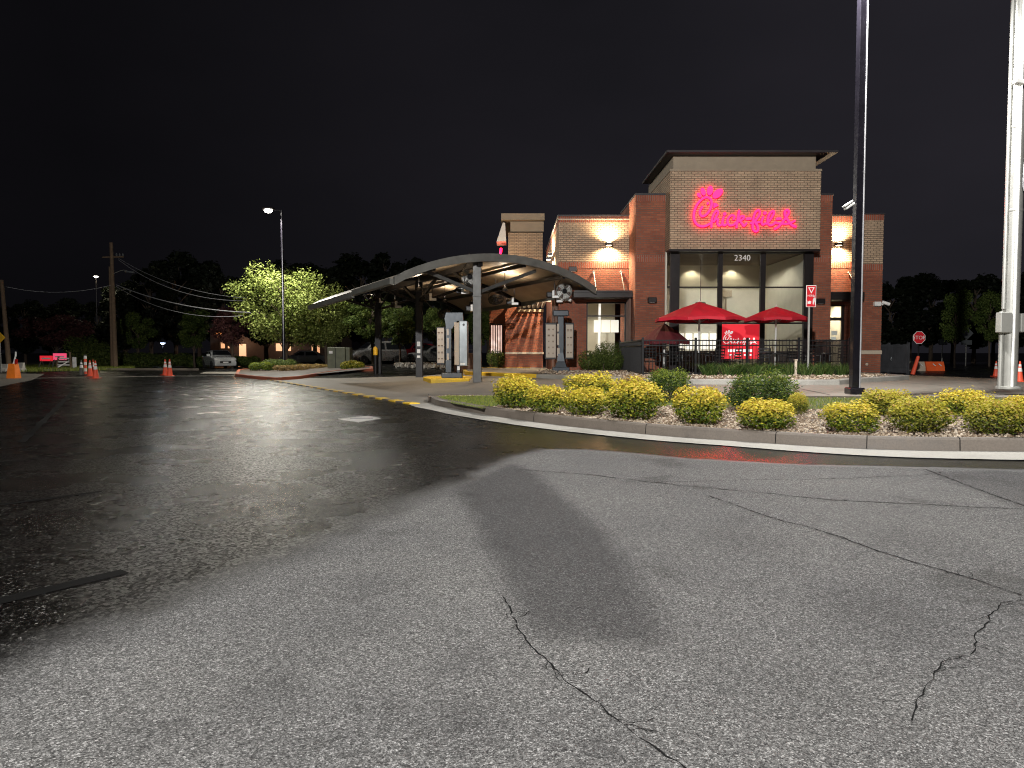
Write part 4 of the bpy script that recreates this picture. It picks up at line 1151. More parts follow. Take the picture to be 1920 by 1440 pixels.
# side tower on the drive-through side
Y3 = 39.4; s0, s1 = XA(953, Y3), XA(1017, Y3)
mb = MB(); mb.box(s0, s1, Y3, Y3 + 5, 4.0, ZA(436, Y3)); mb.build('side_tower_wall', 'buff_brick', bld)
mb = MB(); mb.box(XA(957, Y3), XA(1019, Y3), Y3 + .05, Y3 + 5, ZA(434, Y3), ZA(415, Y3)); mb.build('side_tower_cap', 'roof_buff', bld)
mb = MB(); mb.box(XA(940, Y3) , XA(1020, Y3), Y3 - .3, Y3 + 5.4, ZA(414, Y3), ZA(402, Y3)); mb.build('side_tower_roof', 'roof_buff', bld)
mb = MB(); a = W(943, 417, Y3 - .1); b = W(931, 453, Y3 - .1); c = W(949, 452, Y3 - .1); d = W(947, 418, Y3 - .1)
mb.prism([(a.x, a.z), (b.x, b.z), (c.x, c.z), (d.x, d.z)], 0, 1.6, lambda u, v, w_: (u, Y3 - .1 + w_, v)); mb.build('soffit_panel', 'white_soffit', bld)
ss2 = thing('wall_sign', (XA(941, Y3), Y3, ZA(476, Y3)), 'edge of a pink lit sign on the far side tower', 'sign')
mb = MB(); mb.tube(catmull([(XA(940, Y3), Y3 + .1, ZA(465, Y3)), (XA(938.5, Y3), Y3 + .1, ZA(476, Y3)), (XA(943, Y3), Y3 + .1, ZA(486, Y3)), (XA(945, Y3), Y3 + .1, ZA(482, Y3))], 4), .07, 8); mb.build('letter', 'sign_face', ss2)
light('POINT', (XA(925, Y3), Y3 - 1.5, 5.5), 160, WARM, .1)
# bay on the side: brick piers, louvre slats
Yb = 34.6; b0, b1, b2 = XA(947, Yb), XA(970, Yb), XA(1018, Yb)
mb = MB(); mb.box(b0, b1 - .002, Yb - .12, 38.5, Z0, ZA(575, Yb)); mb.box(b1, b2, Yb, 38.5, Z0, ZA(585, Yb)); bay = mb.build('side_bay', 'red_brick', bld)
mb = MB(); mb.box(b1 + .01, b2 + .02, Yb - .06, Yb + .3, ZA(584.8, Yb), ZA(580, Yb)); mb.box(b0 - .01, b2 + .03, Yb - .15, Yb - .002, ZA(664, Yb), ZA(660, Yb)); mb.build('stone_band', 'stone_band', bay)
mb = MB()
for k in range(6):
    xx = b1 + .12 + k * (b2 - b1 - .15) / 5
    mb.bar((xx, Yb + .05, ZA(579, Yb) + .1), (xx + .1, Yb - 1.5, ZA(568, Yb) + .12), .10, .13)
mb.bar((b1, Yb - 1.45, ZA(568, Yb)), (b2 + .3, Yb - 1.45, ZA(568, Yb)), .08, .12)
mb.build('louvre', 'white_soffit', bld)
mb = MB(); mb.box(XA(918, 36), b0 - .01, 36.0, 36.2, Z0, 4.0); mb.build('wall', 'red_brick', bld)
mb = MB(); mb.box(XA(920, 35.9), XA(943, 35.9), 35.9, 35.98, ZA(664, 35.9), ZA(608, 35.9)); f = mb.build('pickup_window', 'bronze_metal', bld)
mb = MB()
for k, c in enumerate(range(5)): mb.box(XA(921 + k * 4.4, 35.88), XA(923.4 + k * 4.4, 35.88), 35.86, 35.895, ZA(662, 35.9), ZA(610, 35.9))
mb.build('blind_strip', 'poster_lit', f)
mb = MB(); mb.box(xL - .12, xL - .004, 29.4, 29.55, Z0, 4.4); mb.box(xL - .1, xL - .004, 31.8, 31.9, Z0, 4.4); mb.build('downpipe', 'brown_panel', bld)
# yellow-lit soft wall packs under the canopy for ground light come with the canopy

# security cameras
def seccam(px, py, Y, label, flip=1):
    q = W(px, py, Y); t = thing('security_camera', q, label, 'camera', 'white security cameras')
    mb = MB(); mb.bbox(q.x - .19, q.x + .06, q.y - .12, q.y + .1, q.z - .09, q.z + .09, .02); mb.build('mount', 'white_plastic', t)
    mb = MB(); mb.tube([(q.x + .06, q.y, q.z + .02), (q.x + .16, q.y, q.z - .03), (q.x + .22, q.y, q.z + .06)], .03, 8); mb.build('arm', 'white_plastic', t)
    mb = MB(); mb.tube([(q.x + .14, q.y, q.z + .08), (q.x + .40, q.y - .1, q.z - .02)], .065, 10); mb.build('camera_body', 'white_plastic', t)
seccam(1647, 570, Ye - .02, 'white security camera pair on the right corner pier')
seccam(1052, 563, 28.6, 'white security camera under the right end of the canopy')

# ================================================================== DRIVE-THROUGH CANOPY
aD = Vector((-.475, .88, 0)); nD = Vector((.88, .475, 0))
E0 = Vector((XA(739, 24.0), 24.0, 0))
span = 8.2; zE, rise = 3.66, 1.02
can = thing('drive_canopy', (E0 + nD * 3.3) + Vector((0, 0, .1)), 'arched steel canopy over the drive-through lanes with drooping eave', 'canopy')
Lc = 12.4
def cp_(t, s, dz=0): 
    u = t / span; z = zE + rise * (1 - (2 * u - 1) ** 2) ** 0.9 - .012 * s + dz
    p = E0 + nD * t + aD * s; return Vector((p.x, p.y, z))
N = 20
mb = MB()
for i in range(N):
    for j in range(14):
        t0, t1 = span * i / N, span * (i + 1) / N; q0, q1 = .05 + (Lc - .05) * j / 14, .05 + (Lc - .05) * (j + 1) / 14
        mb.quad(cp_(t0, q0, .02), cp_(t1, q0, .02), cp_(t1, q1, .02), cp_(t0, q1, .02))
        mb.quad(cp_(t0, q0, .08), cp_(t1, q0, .08), cp_(t1, q1, .08), cp_(t0, q1, .08))
mb.build('roof_sheet', 'canopy_sheet', can)
def archband(s, d0, d1, th):
    mb = MB()
    for i in range(N):
        t0, t1 = span * i / N, span * (i + 1) / N
        A_ = [cp_(t0, s, d0), cp_(t1, s, d0), cp_(t1, s, d1), cp_(t0, s, d1)]; B_ = [q + aD * th for q in A_]
        mb.quad(*A_); mb.quad(*B_); mb.quad(A_[0], A_[1], B_[1], B_[0]); mb.quad(A_[3], A_[2], B_[2], B_[3])
        if i == 0: mb.quad(A_[0], A_[3], B_[3], B_[0])
        if i == N - 1: mb.quad(A_[1], A_[2], B_[2], B_[1])
    return mb
archband(-.12, -.12, .16, .16).build('front_arch', 'canopy_fascia', can)
for s in (5.9, Lc - .1): archband(s, -.16, .018, .12).build('rib', 'black_metal', can)
for s0_, s1_, dz in ((.05, 4.7, 0), (4.72, Lc, -.07)):       # eaves in three stepped lengths
    mb = MB()
    for tt in (0, span):
        o_ = -.12 if tt == 0 else .12
        a = cp_(tt, s0_, .0 + dz); b = cp_(tt, s1_, .0 + dz); nn = nD * o_
        mb.prism([(0, -.1), (0, .1), (.1, .13), (.1, -.07)], 0, 1, lambda u, v, w_, a=a, b=b, nn=nn: tuple(a + (b - a) * w_ + nn * (u * 10) + Vector((0, 0, v))))
    mb.build('eave', 'canopy_fascia', can)
cols_s = (0.35, 6.2, 12.0); t_c = 3.28
mb = MB()
for tt in (1.5, 5.1, 6.8): mb.bar(cp_(tt, .05, -.1), cp_(tt, Lc, -.1), .1, .14)
mb.build('purlin', 'black_metal', can)
for k, s in enumerate(cols_s):
    top = cp_(t_c, s); b = Vector((top.x, top.y, zt(top.x, top.y)))
    mb = MB(); wd = .15
    mb.bbox(b.x - wd, b.x + wd, b.y - wd, b.y + wd, b.z - .05, top.z - .1, .012)
    mb.bbox(b.x - wd - .02, b.x + wd + .02, b.y - wd - .02, b.y + wd + .02, ZA(555, 25.5), ZA(555, 25.5) + .04, .005)
    c = mb.build('column', 'canopy_metal' if k == 0 else 'black_metal', can)  # front column gets a paler metal to read as lit, the rest black
    for sg_ in (1, -1):
        tt = t_c + sg_ * (2.5 if sg_ > 0 else 1.9); q = cp_(tt, s + .1, -.14)
        mb = MB(); mb.bar((b.x, b.y + .02, 3.45), q, .1, .12); mb.build('strut', 'canopy_metal' if k == 0 else 'black_metal', can)
        q = cp_(t_c, s + sg_ * 2.3, -.1)
        if s + sg_ * 2.3 > 0:
            mb = MB(); mb.bar((b.x, b.y, 3.45), q, .1, .12); mb.build('strut', 'black_metal', can)
mb = MB(); mb.bar(cp_(t_c, .05, -.16), cp_(t_c, Lc, -.16), .16, .22); mb.build('ridge_beam', 'black_metal', can)
# column stickers
q = cp_(t_c, cols_s[1]); mb = MB()
for za, zb, m_ in ((1.25, 1.42, 0), (1.05, 1.15, 0), (1.55, 1.75, 0)): mb.box(q.x - .08, q.x + .06, q.y - .156, q.y - .152, za, zb)
mb.build('sticker', 'white_paint', can)
# canopy lamps
for i, (tt, s) in enumerate(((1.9, 2.6), (5.6, 2.6), (1.9, 8.8), (5.6, 8.8), (3.9, 11.2))):
    q = cp_(tt, s, -.75)
    t = thing('canopy_lamp', q, ['lit round lamp under the canopy, near left bay', 'lit round lamp under the canopy, near right bay', 'lit round lamp under the canopy, middle left bay', 'lit round lamp under the canopy, middle right bay', 'lit round lamp under the canopy, far end'][i], 'lamp', 'lamps hung under the canopy')
    mb = MB(); mb.tube([(q.x, q.y, q.z + .1), (q.x, q.y, cp_(tt, s).z - .005)], .015, 6); mb.build('rod', 'black_metal', t)
    mb = MB(); mb.lathe([(.03, .14), (.10, .1), (.13, 0), (.125, -.01)], (q.x, q.y, q.z), 12); mb.build('shade', 'black_metal', t)
    pw = (420, 520, 180, 270, 70)[i]
    light('SPOT', (q.x, q.y, q.z - .03), pw, (1, .82, .62), .09, (q.x, q.y, 0), 124, .35)
    light('SPOT', (q.x, q.y, q.z + .16), pw * .5, (1, .80, .58), .09, (q.x, q.y, 9), 165, .5)
# fans
def make_fan(px, py, Y, label, lit, r=.36, yaw=20, pitch=0):
    q = W(px, py, Y); t = thing('canopy_fan', q, label, 'fan', 'round fans hung under the canopy', rz=R(yaw))
    tilt = Matrix.Rotation(R(90 + pitch), 4, 'X')
    mb = MB()
    for rr in (r, r * .8, r * .6, r * .4):                         # wire guard rings
        ring = [tilt @ Vector((rr * math.cos(2 * PI * k / 24), rr * math.sin(2 * PI * k / 24), .09 - .07 * (rr / r) ** 2)) for k in range(25)]
        mb.tube(ring, .008, 5, cap=False)
    for k in range(20):
        a = 2 * PI * k / 20; mb.tube([tilt @ Vector((.1 * math.cos(a), .1 * math.sin(a), .09)), tilt @ Vector((r * math.cos(a), r * math.sin(a), .02))], .005, 4)
    mb.build('guard', 'galvanised' if lit else 'black_metal', t)
    mb = MB(); mb.lathe([(r * 1.02, -.09), (r * 1.05, -.05), (r * 1.02, .02), (r * .985, .02), (r * .985, -.09), (r * 1.02, -.09)], (0, 0, 0), 24, tilt, cap=False); mb.build('shroud', 'galvanised' if lit else 'black_metal', t)
    mb = MB()
    for k in range(4):
        a = PI / 2 * k + .4
        pts = [(.06, -.04), (r * .92, -.14), (r * .92, .13), (.06, .05)]
        P = [Vector((x * math.cos(a) - y * math.sin(a), x * math.sin(a) + y * math.cos(a), -.05 + y * .35)) for x, y in pts]
        mb.poly([tilt @ p_ for p_ in P]); mb.poly([tilt @ (p_ - Vector((0, 0, .006))) for p_ in reversed(P)])
    mb.build('blades', 'white_plastic' if lit else 'black_metal', t)
    mb = MB(); mb.lathe([(.05, -.12), (.1, -.08), (.1, .06), (.06, .1)], (0, 0, 0), 14, tilt); mb.build('motor', 'black_metal', t)
    mb = MB(); zz = 3.5
    up = .62
    mb.tube([(-r - .03, 0, 0), (-r - .02, .02, .2), (0, .05, up), (r + .02, .02, .2), (r + .03, 0, 0)], .012, 6); mb.tube([(0, .05, up), (0, .05, up + .25)], .02, 6); mb.build('bracket', 'black_metal', t)
    return t
make_fan(880, 519, 26.6, 'bright round fan under the canopy left of the front column', True, .30)
make_fan(1058, 546, 28.2, 'bright round fan at the right end of the canopy', True, .31, 15)
make_fan(695, 564, 32.0, 'dim round fan at the far left of the canopy', False, .30, 40)
make_fan(833, 590, 30.0, 'dark tilted fan hanging above the near menu board', False, .26, 10, 55)
make_fan(930, 563, 29.5, 'dark fan tilted to the lane right of the front column', False, .30, 10, 60)
make_fan(890, 575, 33.5, 'dark small fan deep under the canopy behind the front column', False, .28, -30, 30)
# white speaker/sensor boxes
def sensor(px, py, Y, label, s=1.0):
    q = W(px, py, Y); t = thing('canopy_sensor', q, label, 'sensor', 'white sensor boxes hung under the canopy')
    mb = MB(); mb.bbox(q.x - .10 * s, q.x - .01 * s, q.y - .05, q.y + .05, q.z - .02, q.z + .18 * s, .01); mb.build('upright_box', 'white_plastic', t)
    mb = MB(); mb.bbox(q.x - .10 * s, q.x + .17 * s, q.y - .06, q.y + .05, q.z - .12 * s, q.z - .025, .01); mb.build('lower_box', 'white_plastic', t)
    mb = MB(); mb.bbox(q.x - .32 * s, q.x - .02 * s, q.y + .06, q.y + .3, q.z - .10 * s, q.z + .14 * s, .04); mb.build('speaker_horn', 'black_metal', t)
    mb = MB(); mb.tube([(q.x, q.y + .06, q.z + .1), (q.x, q.y + .1, q.z + .55)], .015, 6); mb.build('rod', 'black_metal', t)
sensor(870, 545, 26.3, 'white sensor box below the bright fan by the front column')
sensor(810, 558, 28.2, 'white sensor box between the two nearer columns')
sensor(745, 572, 32, 'white sensor box right of the farthest column')
sensor(887, 579, 30, 'white sensor box above the far lane')
sensor(964, 566, 28.5, 'white sensor box in front of the brick side bay')
sensor(1040, 553, 28.2, 'white sensor box left of the right end fan')
sensor(714, 564, 34.6, 'small white sensor box on top of the farthest column', .7)

# ================================================================== MENU BOARDS
def dots(mb, x0, x1, z0, z1, y, nx_, nz_, rng, sz):
    for j in range(nz_):
        for i in range(nx_):
            cx = x0 + (i + .5) * (x1 - x0) / nx_; cz_ = z0 + (j + .5) * (z1 - z0) / nz_
            a = sz * rng.uniform(.7, 1.2)
            mb.prism([(cx + a * math.cos(k * PI / 4) * 1.2, cz_ + a * .6 * math.sin(k * PI / 4)) for k in range(8)], y - .004, y, lambda u, v, w_: (u, w_, v))
            mb.box(cx - a, cx + a * .9, y - .003, y, cz_ - a * 1.3, cz_ - a * 1.1)
def menu_board(q, label, s=1.0, rz=0, mirrored=False):
    t = thing('menu_board', q, label, 'menu board', 'drive-through menu boards', rz=rz); t.scale = (s, s, s)
    ORG[t.name] = Vector((0, 0, 0))
    rr = random.Random(4)
    mb = MB(); mb.bbox(-.36, .36, -.28, .28, 0, .2, .02); mb.lathe([(.34, .2), (.22, .45), (.15, .8), (.15, .95)], (0, 0, 0), 4, sq=True); mb.build('pedestal', 'board_housing', t)
    mb = MB(); mb.bbox(-.13, .13, -.1, .14, .9, 2.32, .02); mb.bbox(-.33, .33, -.16, .2, 2.32, 2.56, .03); mb.build('post', 'board_housing', t)
    for x0, x1, dy, nx_, nz_ in ((-.66, -.17, -.02, 2, 5), (.17, .55, -.02, 2, 4)):
        mb = MB(); mb.bbox(x0, x1, dy - .06, dy + .12, .52, 2.05, .015); f = mb.build('panel_frame', 'black_metal', t)
        mb = MB(); mb.box(x0 + .05, x1 - .04, dy - .068, dy - .062, .6, 1.97); mb.build('menu_panel', 'board_lit', f)
        mb = MB(); dots(mb, x0 + .07, x1 - .06, .66, 1.9, dy - .069, nx_, nz_, rr, .04); mb.build('menu_picture', 'food_brown', f)
    mb = MB()
    for z0_, z1_ in ((1.68, 2.0), (1.12, 1.6), (.66, 1.0)): mb.box(-.155, -.07 if z0_ > 1 else -.05, -.112, -.104, z0_, z1_)
    mb.build('side_strip', 'board_lit', t)
    return t
q = G(1051, 699, .15); m2_ = menu_board(Vector((XA(1051, 27.6), 27.6, zt(2, 27.6) + .13)), 'dark menu board with two beige panels against the brick wall', .93)
q = Vector((XA(848, 27.6), 27.6, zt(-2.3, 27.6) + .10))
mA = thing('menu_board', q, 'menu board with silver side housing on the yellow kerb island', 'menu board', 'drive-through menu boards'); ORG[mA.name] = Vector((0, 0, 0))
rr = random.Random(5)
mb = MB(); mb.bbox(-.40, .40, -.30, .30, 0, .2, .02); mb.bbox(-.26, -.02, -.12, .12, .2, .7, .02); mb.bbox(.18, .30, -.1, .1, .2, .7, .01); mb.build('pedestal', 'board_housing', mA)
mb = MB(); mb.bbox(-.25, -.02, -.1, .15, .7, 2.35, .02)
mb.prism([(-.28, 2.3), (-.22, 2.52), (.42, 2.52), (.44, 2.2), (.2, 2.2), (.0, 1.9), (-.2, 1.9)], -.14, .2, lambda u, v, w_: (u, w_, v)); mb.build('post', 'board_housing', mA)
mb = MB(); mb.bbox(-.60, -.28, -.1, .08, .5, 1.97, .015); f = mb.build('panel_frame', 'black_metal', mA)
mb = MB(); mb.box(-.57, -.305, -.11, -.102, .58, 1.92); mb.build('menu_panel', 'board_lit', f)
mb = MB(); dots(mb, -.57, -.32, .62, 1.88, -.111, 2, 5, rr, .035); mb.build('menu_picture', 'food_brown', f)
mb = MB()
for z0_, z1_ in ((1.65, 1.95), (1.15, 1.55), (.66, .95)): mb.box(-.2, -.12, -.112, -.104, z0_, z1_)
mb.build('side_strip', 'board_lit', mA)
mb = MB(); mb.bbox(.1, .28, -.18, .62, .5, 2.14, .01); mb.build('inner_panel', 'panel_beige', mA)
mb = MB(); mb.bbox(.285, .60, -.22, .55, .46, 2.2, .02); f = mb.build('side_housing', 'silver_housing', mA)
mb = MB(); mb.lathe([(.045, 0), (.045, .012)], (.46, -.222, 2.05), 12, Matrix.Rotation(R(90), 4, 'X')); mb.build('lock', 'black_metal', f)
mb = MB(); mb.box(.33, .52, -.226, -.222, .5, .58); mb.box(.2, .3, -.104, -.101, .3, .45); mb.build('sticker', 'white_paint', f)
# yellow kerb island under it
o_ = [Vector((q.x - .72, q.y - 1.0)), Vector((q.x + .72, q.y - 1.05)), Vector((q.x + .72, q.y + 1.6)), Vector((q.x - 1.1, q.y + 2.2)), Vector((q.x - 1.25, q.y + .9))]
mb = MB(); oi = offset_poly(o_, .03)
zz = q.z
P = [(a.x, a.y, zt(a.x, a.y) - .05) for a in o_]; T = [(a.x, a.y, zz - .02) for a in o_]; T2 = [(a.x, a.y, zz) for a in oi]
for k in range(5): mb.quad(P[k], P[(k + 1) % 5], T[(k + 1) % 5], T[k]); mb.quad(T[k], T[(k + 1) % 5], T2[(k + 1) % 5], T2[k])
mb.poly(T2); o = mb.build('yellow_kerb', 'yellow_paint'); o['kind'] = 'structure'

# order post / brown cabinet behind
q = Vector((XA(872, 33), 33, zt(-2.2, 33)))
t = thing('service_cabinet', q, 'brown metal cabinet behind the silver menu housing', 'cabinet')
mb = MB(); mb.bbox(q.x - .5, q.x + .45, q.y - .2, q.y + .2, q.z, ZA(662, 33), .02); mb.build('cabinet_body', 'brown_panel', t)
mb = MB(); mb.tube([(q.x - .1, q.y - .25, q.z + .3), (q.x - .1, q.y - .25, ZA(656, 33)), (q.x + .5, q.y - .25, ZA(656, 33)), (q.x + .5, q.y - .25, q.z)], .02, 6); mb.build('rail', 'galvanised', t)

# yellow bollard sleeve by the far column
q = G(704, 708); q = Vector((XA(704, 35.5), 35.5, zt(-6.8, 35.5)))
t = thing('bollard', q, 'dark bollard with yellow reflective cap beside the farthest canopy column', 'bollard')
mb = MB(); mb.lathe([(.09, 0), (.09, .95), (.085, .96)], q, 14); mb.build('post', 'black_metal', t)
mb = MB(); mb.lathe([(.105, .95), (.11, 1.0), (.11, 1.28), (.07, 1.36), (.01, 1.38)], q, 14); mb.build('sleeve', 'yellow_sign', t)

# ================================================================== PATIO
ZPT = .53
FY = 22.7
fx = [XA(v, FY) for v in (1205, 1304, 1401, 1497, 1592)]
def fence_run(a, b, posts, label, group='black picket fences round the patio'):
    a = Vector(a); b = Vector(b); d = (b - a); Ln = d.length; d.normalize()
    t = thing('patio_fence', (a.x, a.y, ZPT - .05), label, 'fence', group)
    top = ZPT + 1.17
    mb = MB()
    for zz in (top - .03, top - .19, ZPT + .08): mb.bar((a.x, a.y, zz), (b.x, b.y, zz), .035, .035)
    mb.build('rail', 'black_metal', t)
    mb = MB(); k = int(Ln / .105)
    for i in range(1, k):
        p = a + d * (Ln * i / k); mb.box(p.x - .008, p.x + .008, p.y - .008, p.y + .008, ZPT + .0, top)
    o = mb.build('picket_panel', 'black_metal', t)
    for p in posts:
        mb = MB(); mb.bbox(p[0] - .035, p[0] + .035, p[1] - .035, p[1] + .035, ZPT - .06, top + .06, .006); mb.build('fence_post', 'black_metal', t)
fence_run((fx[0], FY), (fx[-1], FY), [(x, FY) for x in fx], 'black metal picket fence along the front of the patio')
fence_run((XA(1163, 28.4), 28.5), (fx[0], FY + .06), [(XA(1163, 28.4), 28.5), (XA(1184, 25.6), 25.6)], 'black metal picket fence on the left side of the patio')
fence_run((fx[-1], FY + .06), (fx[-1] + .9, 27.6), [(fx[-1] + .5, 25.2), (fx[-1] + .9, 27.6)], 'black metal picket fence on the right side of the patio')

def umbrella(c, apexz, eavez, Rr, label, m='umbrella_fabric', rot=.3, tilt=0):
    t = thing('patio_umbrella', (c[0], c[1], ZPT), label, 'umbrella', 'umbrellas on the patio')
    mb = MB(); n = 8
    rim = []
    mid = []
    for k in range(n):
        a = rot + 2 * PI * k / n
        rim.append(Vector((c[0] + Rr * math.cos(a), c[1] + Rr * math.sin(a), eavez)))
        mid.append(Vector((c[0] + Rr * .5 * math.cos(a), c[1] + Rr * .5 * math.sin(a), eavez + (apexz - eavez) * .56)))
    ap = Vector((c[0], c[1], apexz))
    for k in range(n):
        j = (k + 1) % n
        rm = (rim[k] + rim[j]) / 2 * .97 + Vector((c[0], c[1], eavez)) * .03 + Vector((0, 0, .04)); mm = (mid[k] + mid[j]) / 2 - Vector((0, 0, .04))
        for th in (0, -.012):
            v = Vector((0, 0, th))
            mb.poly([ap + v, mid[k] + v, mm + v]); mb.poly([ap + v, mm + v, mid[j] + v])
            mb.quad(mid[k] + v, rim[k] + v, rm + v, mm + v); mb.quad(mm + v, rm + v, rim[j] + v, mid[j] + v)
        mb.quad(rim[k], rm, rm - Vector((0, 0, .1)), rim[k] - Vector((0, 0, .1))); mb.quad(rm, rim[j], rim[j] - Vector((0, 0, .1)), rm - Vector((0, 0, .1)))
    mb.build('umbrella_top', m, t)
    mb = MB()
    for k in range(n): mb.tube([ap - Vector((0, 0, .08)), mid[k] - Vector((0, 0, .03)), rim[k] - Vector((0, 0, .03))], .01, 4)
    for k in range(n): mb.tube([(c[0], c[1], eavez - .15), mid[k] - Vector((0, 0, .035))], .009, 4)
    mb.build('umbrella_rib', 'galvanised', t)
    mb = MB(); mb.tube([(c[0], c[1], ZPT + .05), (c[0], c[1], apexz - .02)], .032, 10); mb.lathe([(.05, 0), (.02, .06), (.001, .09)], (c[0], c[1], apexz), 8); mb.build('pole', 'white_paint', t)
    mb = MB(); mb.lathe([(.28, 0), (.28, .05), (.06, .1), (.05, .3)], (c[0], c[1], ZPT - .02), 16); mb.build('base', 'black_metal', t)
u1 = W(1311, 600, 24.6); u2 = W(1455, 600, 25.3)
umbrella((u1.x, 24.6), ZA(566, 24.6), ZA(598, 24.6), 1.56, 'large open red patio umbrella on the left of the patio')
umbrella((u2.x, 25.3), ZA(575, 25.3), ZA(598, 25.3), 1.16, 'smaller open red patio umbrella in front of the right pane', rot=.1)
u3 = W(1247, 620, 25.6)
umbrella((u3.x, 25.7), ZA(606, 25.7), ZA(641, 25.7), .95, 'maroon umbrella half lowered in shade left of the glass front', 'maroon_fabric', .2)
def table(c, label):
    t = thing('patio_table', (c[0], c[1], ZPT), label, 'table', 'dark patio tables')
    mb = MB(); mb.lathe([(.44, .70), (.46, .71), (.46, .735), (.44, .745)], (c[0], c[1], ZPT), 20); mb.build('tabletop', 'black_metal', t)
    mb = MB(); mb.lathe([(.25, 0), (.24, .02), (.04, .05), (.035, .7)], (c[0], c[1], ZPT), 12); mb.build('pedestal', 'black_metal', t)
for i, (px, Y, lb) in enumerate(((1311, 24.6, 'round dark table under the large red umbrella'), (1455, 25.3, 'round dark table under the smaller red umbrella'), (1247, 25.7, 'round dark table under the maroon umbrella'), (1545, 25.0, 'round dark table without umbrella at the right end of the patio'))):
    c = (XA(px, Y) + (.0 if i == 3 else 0), Y); table(c, lb)
def chair():
    t = bpy.data.objects.new('patio_chair', None); C.objects.link(t); tag(t, 'x', 'chair', 'dark metal patio chairs')
    mb = MB(); mb.bbox(-.22, .22, -.22, .22, .43, .46, .01); mb.build('seat', 'black_metal', t)
    mb = MB()
    for sx_ in (-1, 1): mb.tube([(.20 * sx_, .21, .45), (.20 * sx_, .26, .9)], .014, 6)
    for z_ in (.58, .68, .78, .88): mb.box(-.2, .2, .23 + (z_ - .58) * .1, .25 + (z_ - .58) * .1, z_ - .025, z_ + .02)
    mb.build('backrest', 'black_metal', t)
    for sx_, sy_ in ((-1, -1), (1, -1), (-1, 1), (1, 1)):
        mb = MB(); mb.tube([(.19 * sx_, .19 * sy_, .43), (.22 * sx_, .22 * sy_, 0)], .013, 6); mb.build('leg', 'galvanised' if False else 'black_metal', t)
    mb = MB()
    for sx_ in (-1, 1): mb.tube([(.22 * sx_, .22, .66), (.23 * sx_, -.18, .66), (.22 * sx_, -.2, .45)], .012, 6)
    mb.build('armrest', 'silver_housing', t)
    return t
ch0 = chair(); first = True
for i, (px, Y, rz, lb) in enumerate(((1223, 24.6, 2.6, 'patio chair behind the left fence corner'), (1262, 23.9, 3.3, 'patio chair in front of the maroon umbrella'), (1283, 25.6, .4, 'patio chair on the far side of the large umbrella table'), (1340, 24.0, 3.6, 'patio chair on the near right side of the large umbrella table'), (1373, 25.4, -1.3, 'patio chair before the red banner'), (1431, 24.5, 2.9, 'patio chair left of the thin umbrella pole, ladder back to the street'), (1477, 24.5, 3.4, 'patio chair right of the thin umbrella pole, ladder back to the street'), (1500, 26.1, -.6, 'patio chair by the right glass corner'), (1573, 24.6, -1.0, 'patio chair in the right fence corner'), (1522, 24.2, 2.4, 'patio chair left of the table without umbrella'))):
    loc = (XA(px, Y), Y, ZPT)
    if i == 0: ch0.location = loc; ch0.rotation_euler = (0, 0, rz); ch0['label'] = lb
    else: dup(ch0, loc, rz, lb)

# ornamental grass clumps in front of the fence
pts = []
rg = np.random.default_rng(9)
for k in range(26):
    cx = XA(1315 + k * 10.6 + rg.uniform(-3, 3), 22.2); cy = rg.uniform(21.4, 22.4)
    for _ in range(90): pts.append((cx + rg.normal() * .05, cy + rg.normal() * .05))
for k in range(5):
    cx = XA(1322 + k * 12, 22); 
o = blades('liriope_grass', pts, .56, .020, .13, 'blade', rg, 1.35); tag(o, 'row of arching green border grass in front of the patio fence', 'border grass', kind='stuff')
q = Vector((XA(1492, 21.9), 21.9, ZPT - .02))
t = thing('marker_post', q, 'short pale square post in the border grass', 'post'); mb = MB(); mb.bbox(q.x - .035, q.x + .035, q.y - .035, q.y + .035, q.z - .02, ZA(676, 21.9), .008); mb.bbox(q.x - .05, q.x + .05, q.y - .05, q.y + .05, ZA(676, 21.9), ZA(674, 21.9), .006); mb.build('post', 'stone_band', t)

# pedestrian yield sign
SYs = 22.0; q = Vector((XA(1515, SYs), SYs, ZPT - .05))
t = thing('pedestrian_sign', q, 'tall narrow red sign with white triangle and walking figure on a square post', 'sign')
mb = MB(); mb.bbox(q.x - .025, q.x + .025, SYs - .025, SYs + .025, q.z - .1, ZA(575, SYs), .004); mb.build('post', 'galvanised', t)
cxs = XA(1517.5, SYs); sz0, sz1 = ZA(576, SYs), ZA(535, SYs); hw = .155
mb = MB(); mb.bbox(cxs - hw, cxs + hw, SYs - .045, SYs - .03, sz0, sz1, .006); f = mb.build('sign_border', 'white_paint', t)
mb = MB(); mb.box(cxs - hw + .018, cxs + hw - .018, SYs - .049, SYs - .046, sz0 + .018, sz1 - .018); mb.build('sign_face', 'sign_red', f)
mb = MB(); Fr = lambda u, v, w_: (cxs + u, SYs - .05 - w_, sz0 + v)
H_ = sz1 - sz0
mb.prism([(-.10, H_ * .90), (0, H_ * .62), (.10, H_ * .90)], .0, .002, Fr)
mb.prism([(.05, .10), (.07, .07), (.11, .2), (.12, .06), (.14, .06), (.13, .28), (.085, .3), (.05, .22)], 0, .002, Fr); mb.prism([(.085 + .025 * math.cos(k), .335 + .025 * math.sin(k)) for k in range(6)], 0, .002, Fr)
mb.prism([(-.11, .1), (-.01, .1), (-.01, .15), (.02, .15), (-.04, .2), (-.09, .17), (-.11, .2)], 0, .002, Fr)
mb.build('sign_symbol', 'white_paint', f)
mb = MB(); mb.prism([(-.06, H_ * .875), (0, H_ * .70), (.06, H_ * .875)], .0025, .004, Fr); mb.build('triangle_inlay', 'sign_red', f)
text_mesh('HERE', .085, 'sign_text', 'white_paint', f, Matrix.Translation((cxs - .02, SYs - .052, sz0 + H_ * .48)) @ RX, .001)

